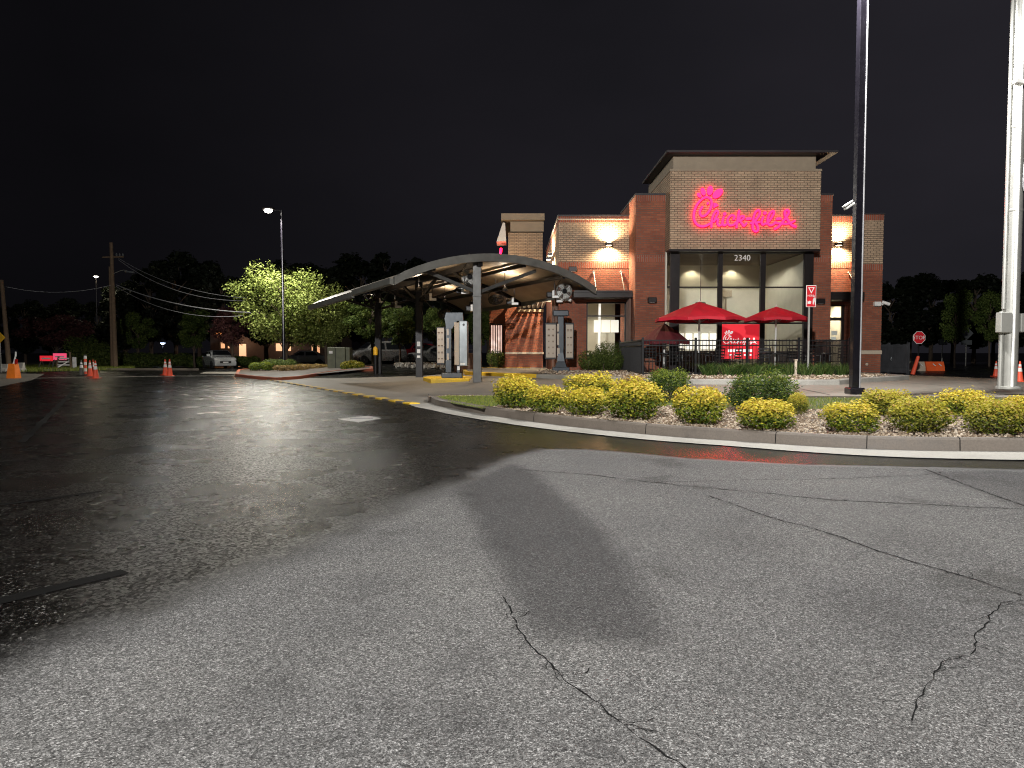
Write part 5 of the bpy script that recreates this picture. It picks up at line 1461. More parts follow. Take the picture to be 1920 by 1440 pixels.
# ================================================================== SHRUBS IN THE BED
def shrub_mesh(seed, n, m, tipgain, leaf=.05, lumps=18, up=.25):
    rg = np.random.default_rng(seed)
    blobs = [(0, 0, .36, .38, .38, .34)]
    for k in range(lumps):
        a = 2 * PI * k * .382 + rg.uniform(-.3, .3); e = (k + .5) / lumps * 1.35 - .35; r_ = rg.uniform(.26, .34)
        blobs.append((r_ * math.cos(a) * math.cos(e), r_ * math.sin(a) * math.cos(e), .34 + .32 * math.sin(e) + rg.uniform(-.04, .03), *(rg.uniform(.13, .19, 3))))
    P, d, idx, r_ = blobpts(rg, blobs, n, .8)
    ok = P[:, 2] > .02; P, d, r_ = P[ok], d[ok], r_[ok]
    # sprigs: pull tip leaves outwards
    ce = np.array([0, 0, .3]); rad = np.linalg.norm((P - ce) * [1, 1, 1.1], axis=1)
    P = P + d * (rg.exponential(.012, len(P)) + np.where(rg.random(len(P)) < .05, rg.uniform(0, .09, len(P)), 0))[:, None]
    nr = d * .6 + rg.normal(size=P.shape) * .5 + [0, 0, up]
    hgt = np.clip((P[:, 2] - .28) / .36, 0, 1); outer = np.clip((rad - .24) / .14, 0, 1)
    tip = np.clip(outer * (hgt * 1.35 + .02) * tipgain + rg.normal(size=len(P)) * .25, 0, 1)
    vary = rg.random(len(P))
    return P, nr, leaf * rg.uniform(.6, 1.25, len(P)), vary, tip, rg
def build_shrub(seed, m, tipgain, n=4600, leaf=.052, lumps=18):
    t = bpy.data.objects.new('shrub', None); C.objects.link(t)
    P, nr, s, v, tp, rg = shrub_mesh(seed, n, m, tipgain, leaf, lumps)
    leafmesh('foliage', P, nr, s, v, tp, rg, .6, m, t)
    mb = MB()
    for k in range(7):
        a = 2 * PI * k / 7 + seed; mb.tube([(0, 0, -.02), (.08 * math.cos(a), .08 * math.sin(a), .18), (.2 * math.cos(a), .2 * math.sin(a), .42)], .012, 5)
    mb.build('stem', 'bark', t)
    return t
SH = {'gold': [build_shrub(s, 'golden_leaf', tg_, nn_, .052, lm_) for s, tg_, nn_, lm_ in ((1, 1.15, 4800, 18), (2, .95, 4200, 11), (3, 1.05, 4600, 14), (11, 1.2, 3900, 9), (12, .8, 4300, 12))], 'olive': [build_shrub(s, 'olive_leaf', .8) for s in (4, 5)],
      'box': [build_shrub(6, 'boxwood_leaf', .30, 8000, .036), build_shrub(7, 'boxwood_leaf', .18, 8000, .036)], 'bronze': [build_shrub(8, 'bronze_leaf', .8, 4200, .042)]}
used = set()
# (centre px, base y, width px, top y, kind, variant, label)
bushes = [
 (967, 767, 80, 706, 'gold', 0, 'leftmost and roundest yellow shrub at the nose of the bed'),
 (1026, 775, 80, 722, 'gold', 3, 'low yellow shrub second from the left along the kerb'),
 (1102, 781, 90, 727, 'gold', 2, 'yellow shrub third from the left along the kerb'),
 (1110, 752, 98, 701, 'gold', 4, 'broad yellow shrub behind the second and third of the kerb row'),
 (1196, 789, 104, 714, 'gold', 1, 'yellow shrub with green front standing left of the bare mulch'),
 (1189, 748, 64, 704, 'bronze', 0, 'brownish shrub half hidden behind the yellow ones'),
 (1259, 754, 78, 694, 'box', 0, 'round dark green shrub with yellow top, left one of two'),
 (1319, 797, 96, 725, 'gold', 3, 'leaning yellow shrub in the middle of the mulch'),
 (1444, 775, 128, 700, 'box', 1, 'biggest round dark green shrub in the bed'),
 (1446, 808, 94, 750, 'gold', 0, 'small yellow shrub in front of the biggest dark green one'),
 (1501, 778, 34, 738, 'olive', 0, 'small green sprig shrub at the right foot of the biggest shrub'),
 (1610, 813, 92, 755, 'gold', 4, 'yellow shrub in front of the dark lamp pole'),
 (1678, 781, 96, 731, 'olive', 1, 'shrub with orange brown top right of the dark lamp pole'),
 (1747, 815, 108, 748, 'olive', 0, 'loose green shrub at the kerb with thin mulch showing'),
 (1828, 782, 92, 732, 'gold', 2, 'yellow green shrub left of the white sign pole'),
 (1892, 817, 100, 751, 'olive', 1, 'dull olive shrub at the right edge near the kerb'),
 (1936, 780, 60, 742, 'gold', 0, 'yellow shrub cut by the right edge of the view'),
]
for i, (px, by, wp, ty, kd, vr, lb) in enumerate(bushes):
    g = G(px, by, .15); sc_ = wp * g.y / FPX
    h = (by - ty) * g.y / FPX
    src = SH[kd][vr]; loc = (g.x, g.y + sc_ * .38, zt(g.x, g.y) + .13)
    Y2 = g.y + sc_ * .38
    # mesh is about 0.98 wide and 0.80 high before scaling
    sx_ = sc_ / .86 * (Y2 / g.y); sz_ = (ZA(ty, Y2) - loc[2]) / .72
    if (kd, vr) not in used:
        used.add((kd, vr)); o = src
    else: o = dup(src)
    o.location = loc; o.rotation_euler = (0, 0, random.uniform(0, 6.28)); o.scale = (sx_ * random.uniform(.9, 1.12), sx_ * random.uniform(.9, 1.12), sz_)
    o.name = {'gold': 'golden_shrub', 'olive': 'green_shrub', 'box': 'boxwood_shrub', 'bronze': 'bronze_shrub'}[kd]
    tag(o, lb, 'shrub', 'shrubs in the bed by the kerb')

# ================================================================== POLES
def lamp_head(t, c, dx, nm='lamp_head', lit=True):
    """flat shoebox head with lens, on an arm"""
    mb = MB(); mb.bbox(c.x - .38, c.x + .38, c.y - .19, c.y + .19, c.z, c.z + .14, .03); h = mb.build(nm, 'bronze_metal', t)
    mb = MB(); mb.lathe([(.185, -.003), (.25, -.03), (.25, -.10), (.17, -.18), (.05, -.21)], c, 16); mb.build('lens', 'lamp_lens', h)
# dark pole in the bed
g = Vector((XA(1603.5, 14.6), 14.6, zt(7, 14.6) + .13))
t = thing('lamp_post', g, 'dark square lamp post rising out of the shrub bed', 'lamp post', 'parking lot lamp posts')
mb = MB(); mb.bbox(g.x - .084, g.x + .084, g.y - .084, g.y + .084, g.z, 10.2, .008); pole = mb.build('pole', 'dark_paint', t)
mb = MB(); mb.bbox(g.x - .15, g.x + .15, g.y - .15, g.y + .15, g.z - .02, g.z + .12, .02); mb.build('base', 'dark_paint', t)
mb = MB(); mb.bar((g.x - .05, g.y, 10.1), (g.x - .75, g.y - .2, 10.1), .08, .08); mb.build('arm', 'dark_paint', t)
lamp_head(t, Vector((g.x - 1.0, g.y - .3, 10.03)), -1)
q = W(1591, 385, 14.45)
mb = MB(); M_ = Matrix.Translation(q) @ Matrix.Rotation(R(-35), 4, 'Y'); mb.bbox(-.10, .10, -.06, .06, -.045, -.005, .008, M_); mb.bbox(-.10, .10, -.06, .06, .015, .05, .008, M_); fl = mb.build('flood_light', 'white_plastic', t)
mb = MB(); mb.tube([tuple(q + Vector((.08, 0, .03))), (g.x - .08, g.y, q.z + .1)], .012, 6); mb.build('bracket', 'black_metal', fl)
mb = MB(); mb.tube([(g.x + .055, g.y - .10, g.z), (g.x + .055, g.y - .10, 10.0)], .014, 6); mb.build('conduit', 'gray_wire', t)
# white sign pole at the right edge
Yp = 14.9; g = Vector((XA(1892, Yp), Yp, zt(10.4, Yp) + .13))
t = thing('sign_pole', g, 'tall thick pale steel sign pole with conduits and boxes', 'pole')
mb = MB(); mb.tube([(g.x, g.y, g.z - .02), (g.x, g.y, 6.4), (g.x, g.y, 12.5)], .155, 24); mb.lathe([(.24, 0), (.24, .04), (.2, .06)], g, 16)
for zz in (4.2, 5.9, 7.5): mb.lathe([(.158, 0), (.163, .01), (.163, .05), (.158, .06)], (g.x, g.y, zz), 24)
mb.build('pole', 'galvanised', t, True)
mb = MB(); mb.tube([(g.x - .2, g.y - .03, g.z), (g.x - .2, g.y - .03, 2.15)], .045, 10); mb.tube([(g.x - .17, g.y - .03, 2.2), (g.x - .17, g.y - .03, 9.5)], .04, 10); mb.build('conduit', 'galvanised', t)
mb = MB(); mb.tube([(g.x - .05, g.y - .18, g.z), (g.x - .05, g.y - .18, 12)], .03, 8); mb.build('conduit', 'white_plastic', t)
mb = MB(); zb_ = ZA(606, Yp); mb.bbox(g.x - .33, g.x - .09, g.y - .2, g.y - .02, zb_ - .2, zb_ + .22, .015); mb.build('junction_box', 'galvanised', t)
mb = MB(); mb.bbox(g.x + .13, g.x + .27, g.y - .14, g.y + .05, zb_ - .19, zb_ + .2, .015); mb.build('junction_box', 'galvanised', t)
mb = MB(); mb.tube(catmull([(g.x + .10, g.y - .17, 8.4), (g.x + .13, g.y - .16, 6.5), (g.x + .02, g.y - .22, 4.9), (g.x + .05, g.y - .21, 4.6)], 5), .012, 6); mb.build('cable', 'gray_wire', t)
q = W(1911, 153, 14.6); mb = MB(); M_ = Matrix.Translation(q) @ Matrix.Rotation(R(10), 4, 'Y'); mb.bbox(-.1, .1, -.07, .07, -.05, .03, .01, M_); mb.build('flood_light', 'white_plastic', t)

# far lamp post in planting bed
g = Vector((-15.1, 47.0, .1))
t = thing('lamp_post', g, 'lit lamp post standing in front of the bright maple', 'lamp post', 'parking lot lamp posts')
mb = MB(); mb.tube([(g.x, g.y, 0), (g.x, g.y, 10.6)], .11, 12, r2=.07); mb.build('pole', 'dark_paint', t)
mb = MB(); mb.bar((g.x, g.y, 10.55), (g.x - .5, g.y - .2, 10.55), .07, .07); mb.build('arm', 'dark_paint', t)
lamp_head(t, Vector((-15.85, 46.6, 10.55)), -1)
def far_lamp(px, py, by, Y, label, lensm, r=.14, heads=1, power=600, col=COOL, arm=.0):
    q = W(px, py, Y); x0 = q.x; zg = zt(x0, Y)
    t = thing('street_lamp', (x0, Y, zg), label, 'street lamp', 'distant lit street lamps')
    mb = MB(); mb.tube([(x0, Y, zg), (x0, Y, q.z)], .09, 8, r2=.06); mb.build('pole', 'bronze_metal', t)
    for k in range(heads):
        xx = x0 + (k - (heads - 1) / 2) * 1.1
        mb = MB(); mb.bbox(xx - .3, xx + .3, Y - .15, Y + .15, q.z + .05, q.z + .2, .02); h = mb.build('lamp_head', 'bronze_metal', t)
        mb = MB(); mb.lathe([(r, 0), (r * .8, -.06), (r * .3, -.12)], (xx, Y, q.z + .05), 10); mb.build('lens', lensm, h)
        light('POINT', (xx, Y, q.z - .3), power, col, .15)
far_lamp(180, 519, 690, 75, 'small lit street lamp left of the wooden utility pole', 'lamp_lens', .22, 1, 350, (1, .9, .6))
far_lamp(494, 524, 690, 80, 'distant twin headed lamp shining through the bright maple', 'lamp_lens', .3, 2, 200, COOL)
far_lamp(305, 644, 690, 95, 'low bluish lamp glowing among the dark trees', 'blue_lens', .3, 1, 250, (.6, .75, 1))

# ================================================================== TREES
def tree_proto(name, seed, n, leaf, m, H=7.0, Wd=5.0, trunk=.16, crown0=.3, nb=16, shell=.6):
    rg = np.random.default_rng(seed); t = bpy.data.objects.new(name, None); C.objects.link(t)
    blobs = []
    for k in range(nb):
        u = (k + .5) / nb; z = H * (crown0 + (1 - crown0) * (.12 + .8 * u)); prof = math.sin(PI * min(1, max(.12, (1 - u) * .9 + .08))) ** .7
        r_ = Wd / 2 * prof * rg.uniform(.35, .78); a = k * 2.4 + rg.uniform(-.5, .5); br = Wd * rg.uniform(.08, .17)
        blobs.append((r_ * math.cos(a), r_ * math.sin(a), z, br, br, br * rg.uniform(.5, .8)))
    P, d, idx, rr_ = blobpts(rg, blobs, n, shell)
    P = P + rg.normal(size=P.shape) * Wd * .018
    leafmesh('crown', P, d * .5 + rg.normal(size=P.shape) * .6 + [0, 0, .5], leaf * rg.uniform(.6, 1.3, len(P)), rg.random(len(P)) * .7 + .3 * (idx % 5) / 4.0, None, rg, .65, m, t)
    mb = MB(); top = H * .86
    tr = [(0, 0, -.1), (rg.uniform(-.1, .1), rg.uniform(-.1, .1), H * .25), (rg.uniform(-.2, .2), rg.uniform(-.2, .2), H * .55), (0, 0, top)]
    mb.tube(catmull(tr, 4), trunk, 8, r2=trunk * .15)
    for b in blobs:
        z0 = max(H * crown0 * .8, b[2] - H * .14 - .3 * math.hypot(b[0], b[1])); mb.tube([(0, 0, z0), (b[0] * .5, b[1] * .5, (z0 + b[2]) / 2 + .1), (b[0], b[1], b[2])], trunk * .35, 5, r2=trunk * .08)
    mb.build('trunk', 'bark', t)
    t['_H'] = H; del t['_H']
    return t
used_t = set()
def place_tree(src, x, y, H, H0, wscale, rz, name, label, group):
    s = H / H0
    if src.name in used_t: o = dup(src)
    else: o = src; used_t.add(src.name)
    o.location = (x, y, zt(x, y)); o.rotation_euler = (0, 0, rz); o.scale = (s * wscale, s * wscale, s)
    tag(o, label, 'tree', group)
    return o
maple = tree_proto('maple_tree', 21, 15000, .165, 'maple_leaf', 7, 7.0, .15, .2, 34)
place_tree(maple, XA(536, 50.5), 50.5, 7.1, 7, 1.15, .4, 'maple', 'bright yellow green maple behind the lit lamp post', None)
lot = tree_proto('lot_tree', 22, 7000, .19, 'green_leaf', 6, 4.5, .12, .3, 14)
def LT(px, Y, topy, ws, rz, label): 
    H = ZA(topy, Y) - zt(XA(px, Y), Y); place_tree(lot, XA(px, Y), Y, H, 6, ws, rz, 'lot_tree', label, 'young trees round the parking lot')
place_tree(maple, XA(612, 53), 53, ZA(548, 53), 7, .95, 2.2, 'maple', 'olive maple just right of the bright one, behind the canopy tip', None)
LT(700, 49, 560, 1.25, 2, 'green tree seen left of the farthest canopy column')
LT(750, 47, 572, 1.15, 3, 'green tree seen between the canopy columns')
LT(822, 50, 580, 1.0, 4.4, 'green tree behind the near menu board')
LT(365, 60, 582, 1.0, .6, 'small bright green tree left of the maple')
LT(258, 62, 588, 1.0, 5, 'green tree right of the utility poles')
LT(900, 55, 585, 1.0, 5.5, 'dark tree seen through the canopy behind the front column')
purp = tree_proto('plum_tree', 23, 6500, .2, 'purple_leaf', 6, 5.5, .14, .3, 14)
place_tree(purp, XA(435, 56), 56, ZA(571, 56), 6, .85, 0, '', 'reddish purple plum tree at the left of the maple', 'purple leaved plum trees')
place_tree(purp, XA(105, 66), 66, ZA(590, 66), 6, 1.5, 2, '', 'wide dim purple plum tree at the far left', 'purple leaved plum trees')
dark1 = tree_proto('dark_tree', 24, 7000, .55, 'dark_leaf', 13, 9, .28, .12, 20)
dark2 = tree_proto('tall_dark_tree', 25, 7000, .5, 'dark_leaf', 15, 7.5, .3, .15, 20)
rr = random.Random(5)
# px, top y pairs for the skyline
sky_l = [(-60, 560), (0, 565), (48, 560), (95, 575), (140, 560), (185, 565), (235, 520), (285, 490), (330, 470), (375, 478), (420, 500), (462, 520), (500, 500), (545, 480), (590, 500), (635, 500), (680, 478), (725, 470), (770, 490), (820, 500), (870, 500), (915, 520)]
sky_r = [(1668, 540), (1705, 520), (1745, 512), (1785, 525), (1825, 518), (1862, 530), (1905, 520), (1950, 515), (1995, 530)]
for i, (px, ty) in enumerate(sky_l + sky_r):
    Y = 78 + rr.uniform(-5, 9) if px < 1000 else 60 + rr.uniform(-4, 8)
    H = ZA(ty + rr.uniform(-4, 8), Y)
    src, h0 = ((dark1, 13), (dark2, 15))[i % 2]
    where = 'left of the restaurant' if px < 1000 else 'right of the restaurant'
    place_tree(src, XA(px, Y), Y, H, h0, 1.15 if H < 11 else 1.0, rr.uniform(0, 6), '', 'black silhouetted tree in the dark tree line ' + where, 'dark trees ' + where)
# a few slim trees by the right lot
for px, Y, ty, lb in ((1790, 40, 560, 'slim dim tree right of the stop sign'), (1855, 44, 560, 'slim dim tree just left of the white sign pole')):
    H = ZA(ty, Y); place_tree(lot, XA(px, Y), Y, H, 6, .7, px, '', lb, 'young trees round the parking lot')
# hedges and planting
def hedge(name, x0, x1, y0, y1, h, m, n, leaf, label, cat, group=None, seed=1, base=None):
    rg = np.random.default_rng(seed); cx, cy = (x0 + x1) / 2, (y0 + y1) / 2; zb = zt(cx, cy) if base is None else base
    t = thing(name, (cx, cy, zb), label, cat, group); ORG[t.name] = Vector((0, 0, 0)); blobs = []
    k = max(3, int((x1 - x0) / (h * .7)))
    for i in range(k):
        for j in range(2):
            blobs.append(((x0 - cx) + (x1 - x0) * (i + .5) / k + rg.uniform(-.1, .1), (j - .5) * (y1 - y0) * .45, h * rg.uniform(.42, .55), (x1 - x0) / k * .8, (y1 - y0) * .4, h * rg.uniform(.38, .52)))
    P, d, idx, r_ = blobpts(rg, blobs, n, .75); ok = P[:, 2] > 0; P, d = P[ok], d[ok]
    leafmesh('foliage', P, d + rg.normal(size=P.shape) * .5 + [0, 0, .3], leaf * rg.uniform(.6, 1.3, len(P)), rg.random(len(P)), None if m in ('green_leaf', 'dark_leaf', 'maple_leaf') else np.clip(rg.normal(size=len(P)) * .3 + P[:, 2] / h * .6, 0, 1), rg, .6, m, t)
    mb = MB()
    for b in blobs: mb.tube([(b[0], b[1], 0), (b[0] + .05, b[1], b[2])], .02, 5)
    mb.build('stem', 'bark', t)
hedge('holly_hedge', XA(1087, 28), XA(1160, 28), 27.0, 28.3, ZA(654, 27.5) - .5, 'green_leaf', 6000, .06, 'dark clipped hedge against the brick below the left window', 'hedge', base=.5)
hedge('holly_shrub', XA(1117, 28.2), XA(1162, 28.2), 27.8, 28.6, ZA(638, 28.2) - .5, 'green_leaf', 3500, .06, 'greener shrub standing higher behind the hedge at the patio corner', 'shrub', base=.5)
hedge('holly_shrub', XA(915, 34.5), XA(944, 34.5), 34.3, 35.2, .95, 'green_leaf', 2200, .07, 'small dark shrub below the pickup window', 'shrub', base=.5)
for i, (a, b, Y, ty, m_, lb) in enumerate(((472, 506, 44.5, 678, 'boxwood_leaf', 'green shrub at the left tip of the planting island'), (500, 548, 45.5, 672, 'green_leaf', 'taller green shrub around the lit lamp post'), (520, 575, 43.5, 684, 'bronze_leaf', 'bronze low shrub in front of the lamp post'), (560, 612, 45, 682, 'bronze_leaf', 'bronze shrub right of the lamp post'), (600, 632, 46.0, 684, 'boxwood_leaf', 'dark low shrub left of the utility cabinet'))):
    hedge('island_shrub', XA(a, Y), XA(b, Y), Y - .7, Y + .7, ZA(ty, Y) - .15, m_, 2600, .09, lb, 'shrub', 'shrubs on the far planting island', i + 10, base=.15)
hedge('golden_hedge', XA(641, 41.5), XA(680, 41.5), 41, 42, .62, 'golden_leaf', 2500, .09, 'low yellow hedge beside the dark lane', 'hedge', seed=31, base=.2)
for i, (a, b, Y, ty, lb) in enumerate(((133, 172, 60, 628, 'tall rounded bush left of the utility poles'), (165, 212, 58, 642, 'bushy hedge piece directly left of the utility poles'), (216, 290, 60, 660, 'low hedge right of the utility poles'), (285, 350, 61, 662, 'low hedge behind the pair of traffic cones'), (345, 386, 62, 668, 'dark hedge left of the white car'), (430, 478, 60, 668, 'clipped hedge right of the white car'), (690, 800, 60, 672, 'low hedge behind the parked red car'))):
    hedge('boundary_hedge', XA(a, Y), XA(b, Y), Y - 1, Y + 1, ZA(ty, Y), 'green_leaf', 3800, .16, lb, 'hedge', 'hedges along the far edge of the lot', i + 50)
# rocks by the lane
rkp = [(XA(745, 41), 41), (XA(835, 37), 37), (XA(835, 41), 41.5), (XA(745, 45), 44)]
o = chips('river_rocks', scatter(rkp, 800, rngn), .24, .0, 'river_rock', rngn, .6, .12); tag(o, 'heap of pale river rocks beyond the canopy columns', 'rocks', kind='stuff')

# ================================================================== FAR PLANTING ISLAND, FAR KERBS
ip = [G(*q) for q in ((440, 706), (480, 711), (520, 714), (560, 711), (600, 704), (645, 697.5), (700, 696), (700, 691), (600, 688), (480, 691), (445, 697))]
ip = resample([(q.x, q.y) for q in ip], .8, True)
if area2(ip) < 0: ip.reverse()
kerb_strip('red_kerb', ip, offset_poly(ip, .2), .15, 'red_kerb_paint')
sheet('island_soil', [(q.x, q.y) for q in offset_poly(ip, .18)], 'soil', .12)
lp = [G(*q) for q in ((0, 728), (100, 709), (395, 702), (440, 703), (450, 707), (380, 703.5), (108, 711.5), (0, 735))]
mb = MB(); zl_ = .008
def gq(pts): mb.poly([(G(*q).x, G(*q).y, zl_) for q in pts])
mb = MB()
ribbon(mb, resample([G(60, 709.5), G(240, 706), G(460, 704.5)], 1.0, False), .5, .008); o = mb.build('gutter_line', 'gutter_concrete'); o['kind'] = 'structure'
sheet('pavement', [(G(*q).x, G(*q).y) for q in ((-60, 737), (60, 713), (85, 701), (-80, 700))], 'slab_concrete', .006)
sheet('far_pavement', [(G(*q).x, G(*q).y) for q in ((385, 697.5), (470, 697), (480, 702), (375, 700.5))], 'slab_concrete', .01)
fk = resample([(G(*q).x, G(*q).y) for q in ((80, 696.5), (140, 694.5), (250, 694.2), (370, 694.5))], 1.0, False)
kerb_strip('far_kerb', [Vector(q) for q in fk], [Vector((q[0], q[1] + .25)) for q in fk], .14, 'kerb_concrete', False)
gp = [(G(40, 698).x, G(40, 698).y), (G(250, 694).x, G(250, 694).y + .3), (XA(250, 64), 64), (XA(30, 64), 64)]
sheet('verge', gp, 'lawn_soil', .02)
o = blades('verge_grass', scatter(gp, 9000, rngn), .22, .03, .02, 'lawn_blade', rngn); tag(o, 'dim grass verge at the far left behind the barriers', 'grass', kind='stuff')

# ================================================================== CONES, BARRIERS, SIGNS AT THE LEFT
def cone(h=.9, body='cone_orange', bands=True):
    t = bpy.data.objects.new('traffic_cone', None); C.objects.link(t); s = h / .9
    mb = MB(); mb.bbox(-.2 * s, .2 * s, -.2 * s, .2 * s, 0, .035, .01); mb.build('base', 'rubber' if body != 'cone_orange' else 'cone_orange', t)
    mb = MB(); rr_ = lambda z: .145 * s * (1 - z / (h * 1.12)) + .01
    def seg(z0, z1, m_, nm, g=.0):
        mb = MB(); mb.lathe([(rr_(z0) + g, z0), (rr_(z1) + g, z1)], (0, 0, 0), 16); mb.build(nm, m_, t)
    seg(.035, h * .5, body, 'cone_body'); seg(h * .5, h * .68, 'cone_white', 'reflective_collar', .002); seg(h * .68, h * .74, body, 'cone_body'); seg(h * .74, h * .85, 'cone_white', 'reflective_collar', .002); seg(h * .85, h, body, 'cone_top')
    return t
cA = cone(); cB = cone(body='cone_dull')
fst = [True, True]
for px, by, ty, src, lb in ((179.5, 709.5, 676, 0, 'orange cone nearest the viewer in the left cluster'), (169, 705.5, 675.5, 0, 'orange cone just left of the nearest one in the cluster'), (174.5, 702, 674.5, 0, 'orange cone half hidden at the back of the left cluster'), (153, 704, 675, 1, 'dull dark cone at the left of the cluster'), (310, 703.5, 673.5, 0, 'left cone of the pair by the white gutter line'), (318.5, 705, 673.5, 0, 'right cone of the pair by the white gutter line'), (1867, 706, 677, 0, 'orange cone half hidden behind the white sign pole'), (1911.5, 716, 677, 0, 'orange cone right of the white sign pole')):
    g = G(px, by); h = (by - ty) * g.y / FPX; s_ = (cA, cB)[src]
    if fst[src]: o = s_; fst[src] = False
    else: o = dup(s_)
    o.location = g; o.scale = (h / .9,) * 3; tag(o, lb, 'traffic cone', 'traffic cones')
g = G(160.5, 704); t = thing('channelizer', g, 'slim striped orange and white post among the left cones', 'delineator')
hh = 38 * g.y / FPX
for k in range(6):
    mb = MB(); z0 = hh * (.05 + k * .155); mb.lathe([(.07 + (.001 * k), z0), (.065, z0 + hh * .15)], g, 12); mb.build('stripe', 'cone_orange' if k % 2 == 0 else 'cone_white', t)
mb = MB(); mb.lathe([(.2, 0), (.2, .05), (.08, .08)], g, 12); mb.lathe([(.03, 0), (.06, .04), (.06, .07)], (g.x, g.y, g.z + hh * .98), 8); mb.build('base', 'rubber', t)
# orange bag over a barrel, with rod
g = G(26, 709.5); k_ = g.y / FPX
t = thing('orange_barrel', g, 'orange flared sign bag standing on the pavement at the far left', 'barrel')
mb = MB(); mb.lathe([(.30, 0), (.31, .05), (.27, .35), (.21, 27 * k_), (.19, 27.6 * k_)], g, 4, sq=True); mb.build('bag', 'orange_bag', t)
mb = MB(); mb.tube([(g.x - .02, g.y, g.z + 25 * k_), (g.x + .12, g.y, g.z + 42 * k_), (g.x + .14, g.y, g.z + 50 * k_)], .035, 8); mb.build('handle', 'white_paint', t)
mb = MB(); mb.bbox(g.x + .09, g.x + .2, g.y - .04, g.y + .04, g.z + 27 * k_, g.z + 36 * k_, .01); mb.build('light', 'lens_red', t)
def barrier(px0, px1, by, ty, label, m='barrier_concrete', Y=None):
    g = G((px0 + px1) / 2, by) if Y is None else Vector((XA((px0 + px1) / 2, Y), Y, zt(XA((px0 + px1) / 2, Y), Y))); k = g.y / FPX; hw_ = (px1 - px0) / 2 * k; h = (by - ty) * k
    t = thing('road_barrier', g, label, 'barrier', 'concrete barriers')
    mb = MB(); mb.prism([(-.30, 0), (.30, 0), (.28, h * .25), (.14, h * .45), (.09, h), (-.09, h), (-.14, h * .45), (-.28, h * .25)], -hw_, hw_, lambda u, v, w_: (g.x + w_, g.y + u, g.z + v)); mb.build('barrier_block', m, t)
    mb = MB(); mb.box(g.x - hw_ * .5, g.x + hw_ * .5, g.y - .31, g.y - .302, g.z + .02, g.z + h * .12); mb.build('drain_slot', 'rubber', t)
barrier(-22, 16, 696, 682.5, 'pale concrete barrier at the left edge of the view')
barrier(32, 45, 697, 680, 'short upright pale barrier right of the orange bag')
def board_stand(px0, px1, y0, y1, by, Y, m, label, legs=True):
    x0, x1 = XA(px0, Y), XA(px1, Y); zg = 0
    t = thing('road_board', ((x0 + x1) / 2, Y, zg), label, 'sign board', 'reflective boards at the road works')
    mb = MB(); mb.bbox(x0, x1, Y - .02, Y + .02, ZA(y1, Y), ZA(y0, Y), .006); f = mb.build('board', m, t)
    mb = MB(); zc = (ZA(y1, Y) + ZA(y0, Y)) / 2; mb.box(x0 + .15, x1 - .15, Y - .026, Y - .0215, zc - .05, zc + .05); mb.build('stripe', 'white_paint', f)
    for x in (x0 + .12, x1 - .12):
        mb = MB(); mb.bar((x, Y + .03, ZA(y1, Y) + .1), (x - .1, Y - .3, 0), .05, .05); mb.bar((x, Y + .03, ZA(y1, Y) + .1), (x, Y + .4, 0), .05, .05); mb.build('leg', 'cone_dull', t)
board_stand(75, 99, 667, 677, 690, 54, 'red_board', 'red reflective board left of the pink lit one')
board_stand(100, 125, 662.5, 675, 690, 53.5, 'pink_board', 'pink glowing reflective board behind the pale wooden stand')
Yk = 52.5
t = thing('wooden_stand', (XA(120, Yk), Yk, 0), 'pale slatted wooden barricade left of the white panel', 'barricade')
mb = MB()
for yy in (671, 677, 683): mb.box(XA(108, Yk), XA(132, Yk), Yk - .02, Yk + .02, ZA(yy + 2.4, Yk), ZA(yy, Yk))
mb.build('slat', 'cone_white', t)
for a, b in (((110, 668), (106, 691)), ((131, 660), (133, 691))):
    mb = MB(); p0 = W(a[0], a[1], Yk + .04); p1 = W(b[0], b[1], Yk + .04); mb.bar(p0, (p1.x, p1.y, 0), .12, .08); mb.build('leg', 'pole_wood', t)
mb = MB(); mb.bar(W(108, 689, Yk - .3), W(131, 676, Yk + .1), .08, .08); mb.build('brace', 'cone_white', t)
Yk = 53
t = thing('info_panel', (XA(139.5, Yk), Yk, 0), 'white upright panel between the wooden stand and the cones', 'panel')
mb = MB(); mb.bbox(XA(136, Yk), XA(143, Yk), Yk - .03, Yk + .03, .1, ZA(669.5, Yk), .01); mb.build('panel', 'white_paint', t)
mb = MB(); mb.box(XA(136, Yk) - .02, XA(136, Yk) + .04, Yk - .15, Yk + .15, 0, .099); mb.box(XA(143, Yk) - .04, XA(143, Yk) + .02, Yk - .15, Yk + .15, 0, .099); mb.build('foot', 'rubber', t)
# yellow diamond sign at left edge
Yk = 45; q = W(-1, 633, Yk)
t = thing('warning_sign', (q.x, Yk, 0), 'yellow diamond warning sign cut by the left edge', 'sign')
mb = MB(); mb.prism([(0, -.36), (.36, 0), (0, .36), (-.36, 0)], -.01, .01, lambda u, v, w_: (q.x + u, Yk + w_, q.z + v)); mb.build('sign_face', 'yellow_sign', t)
mb = MB(); mb.box(q.x - .03, q.x + .03, Yk + .012, Yk + .05, 0, q.z); mb.build('post', 'galvanised', t)
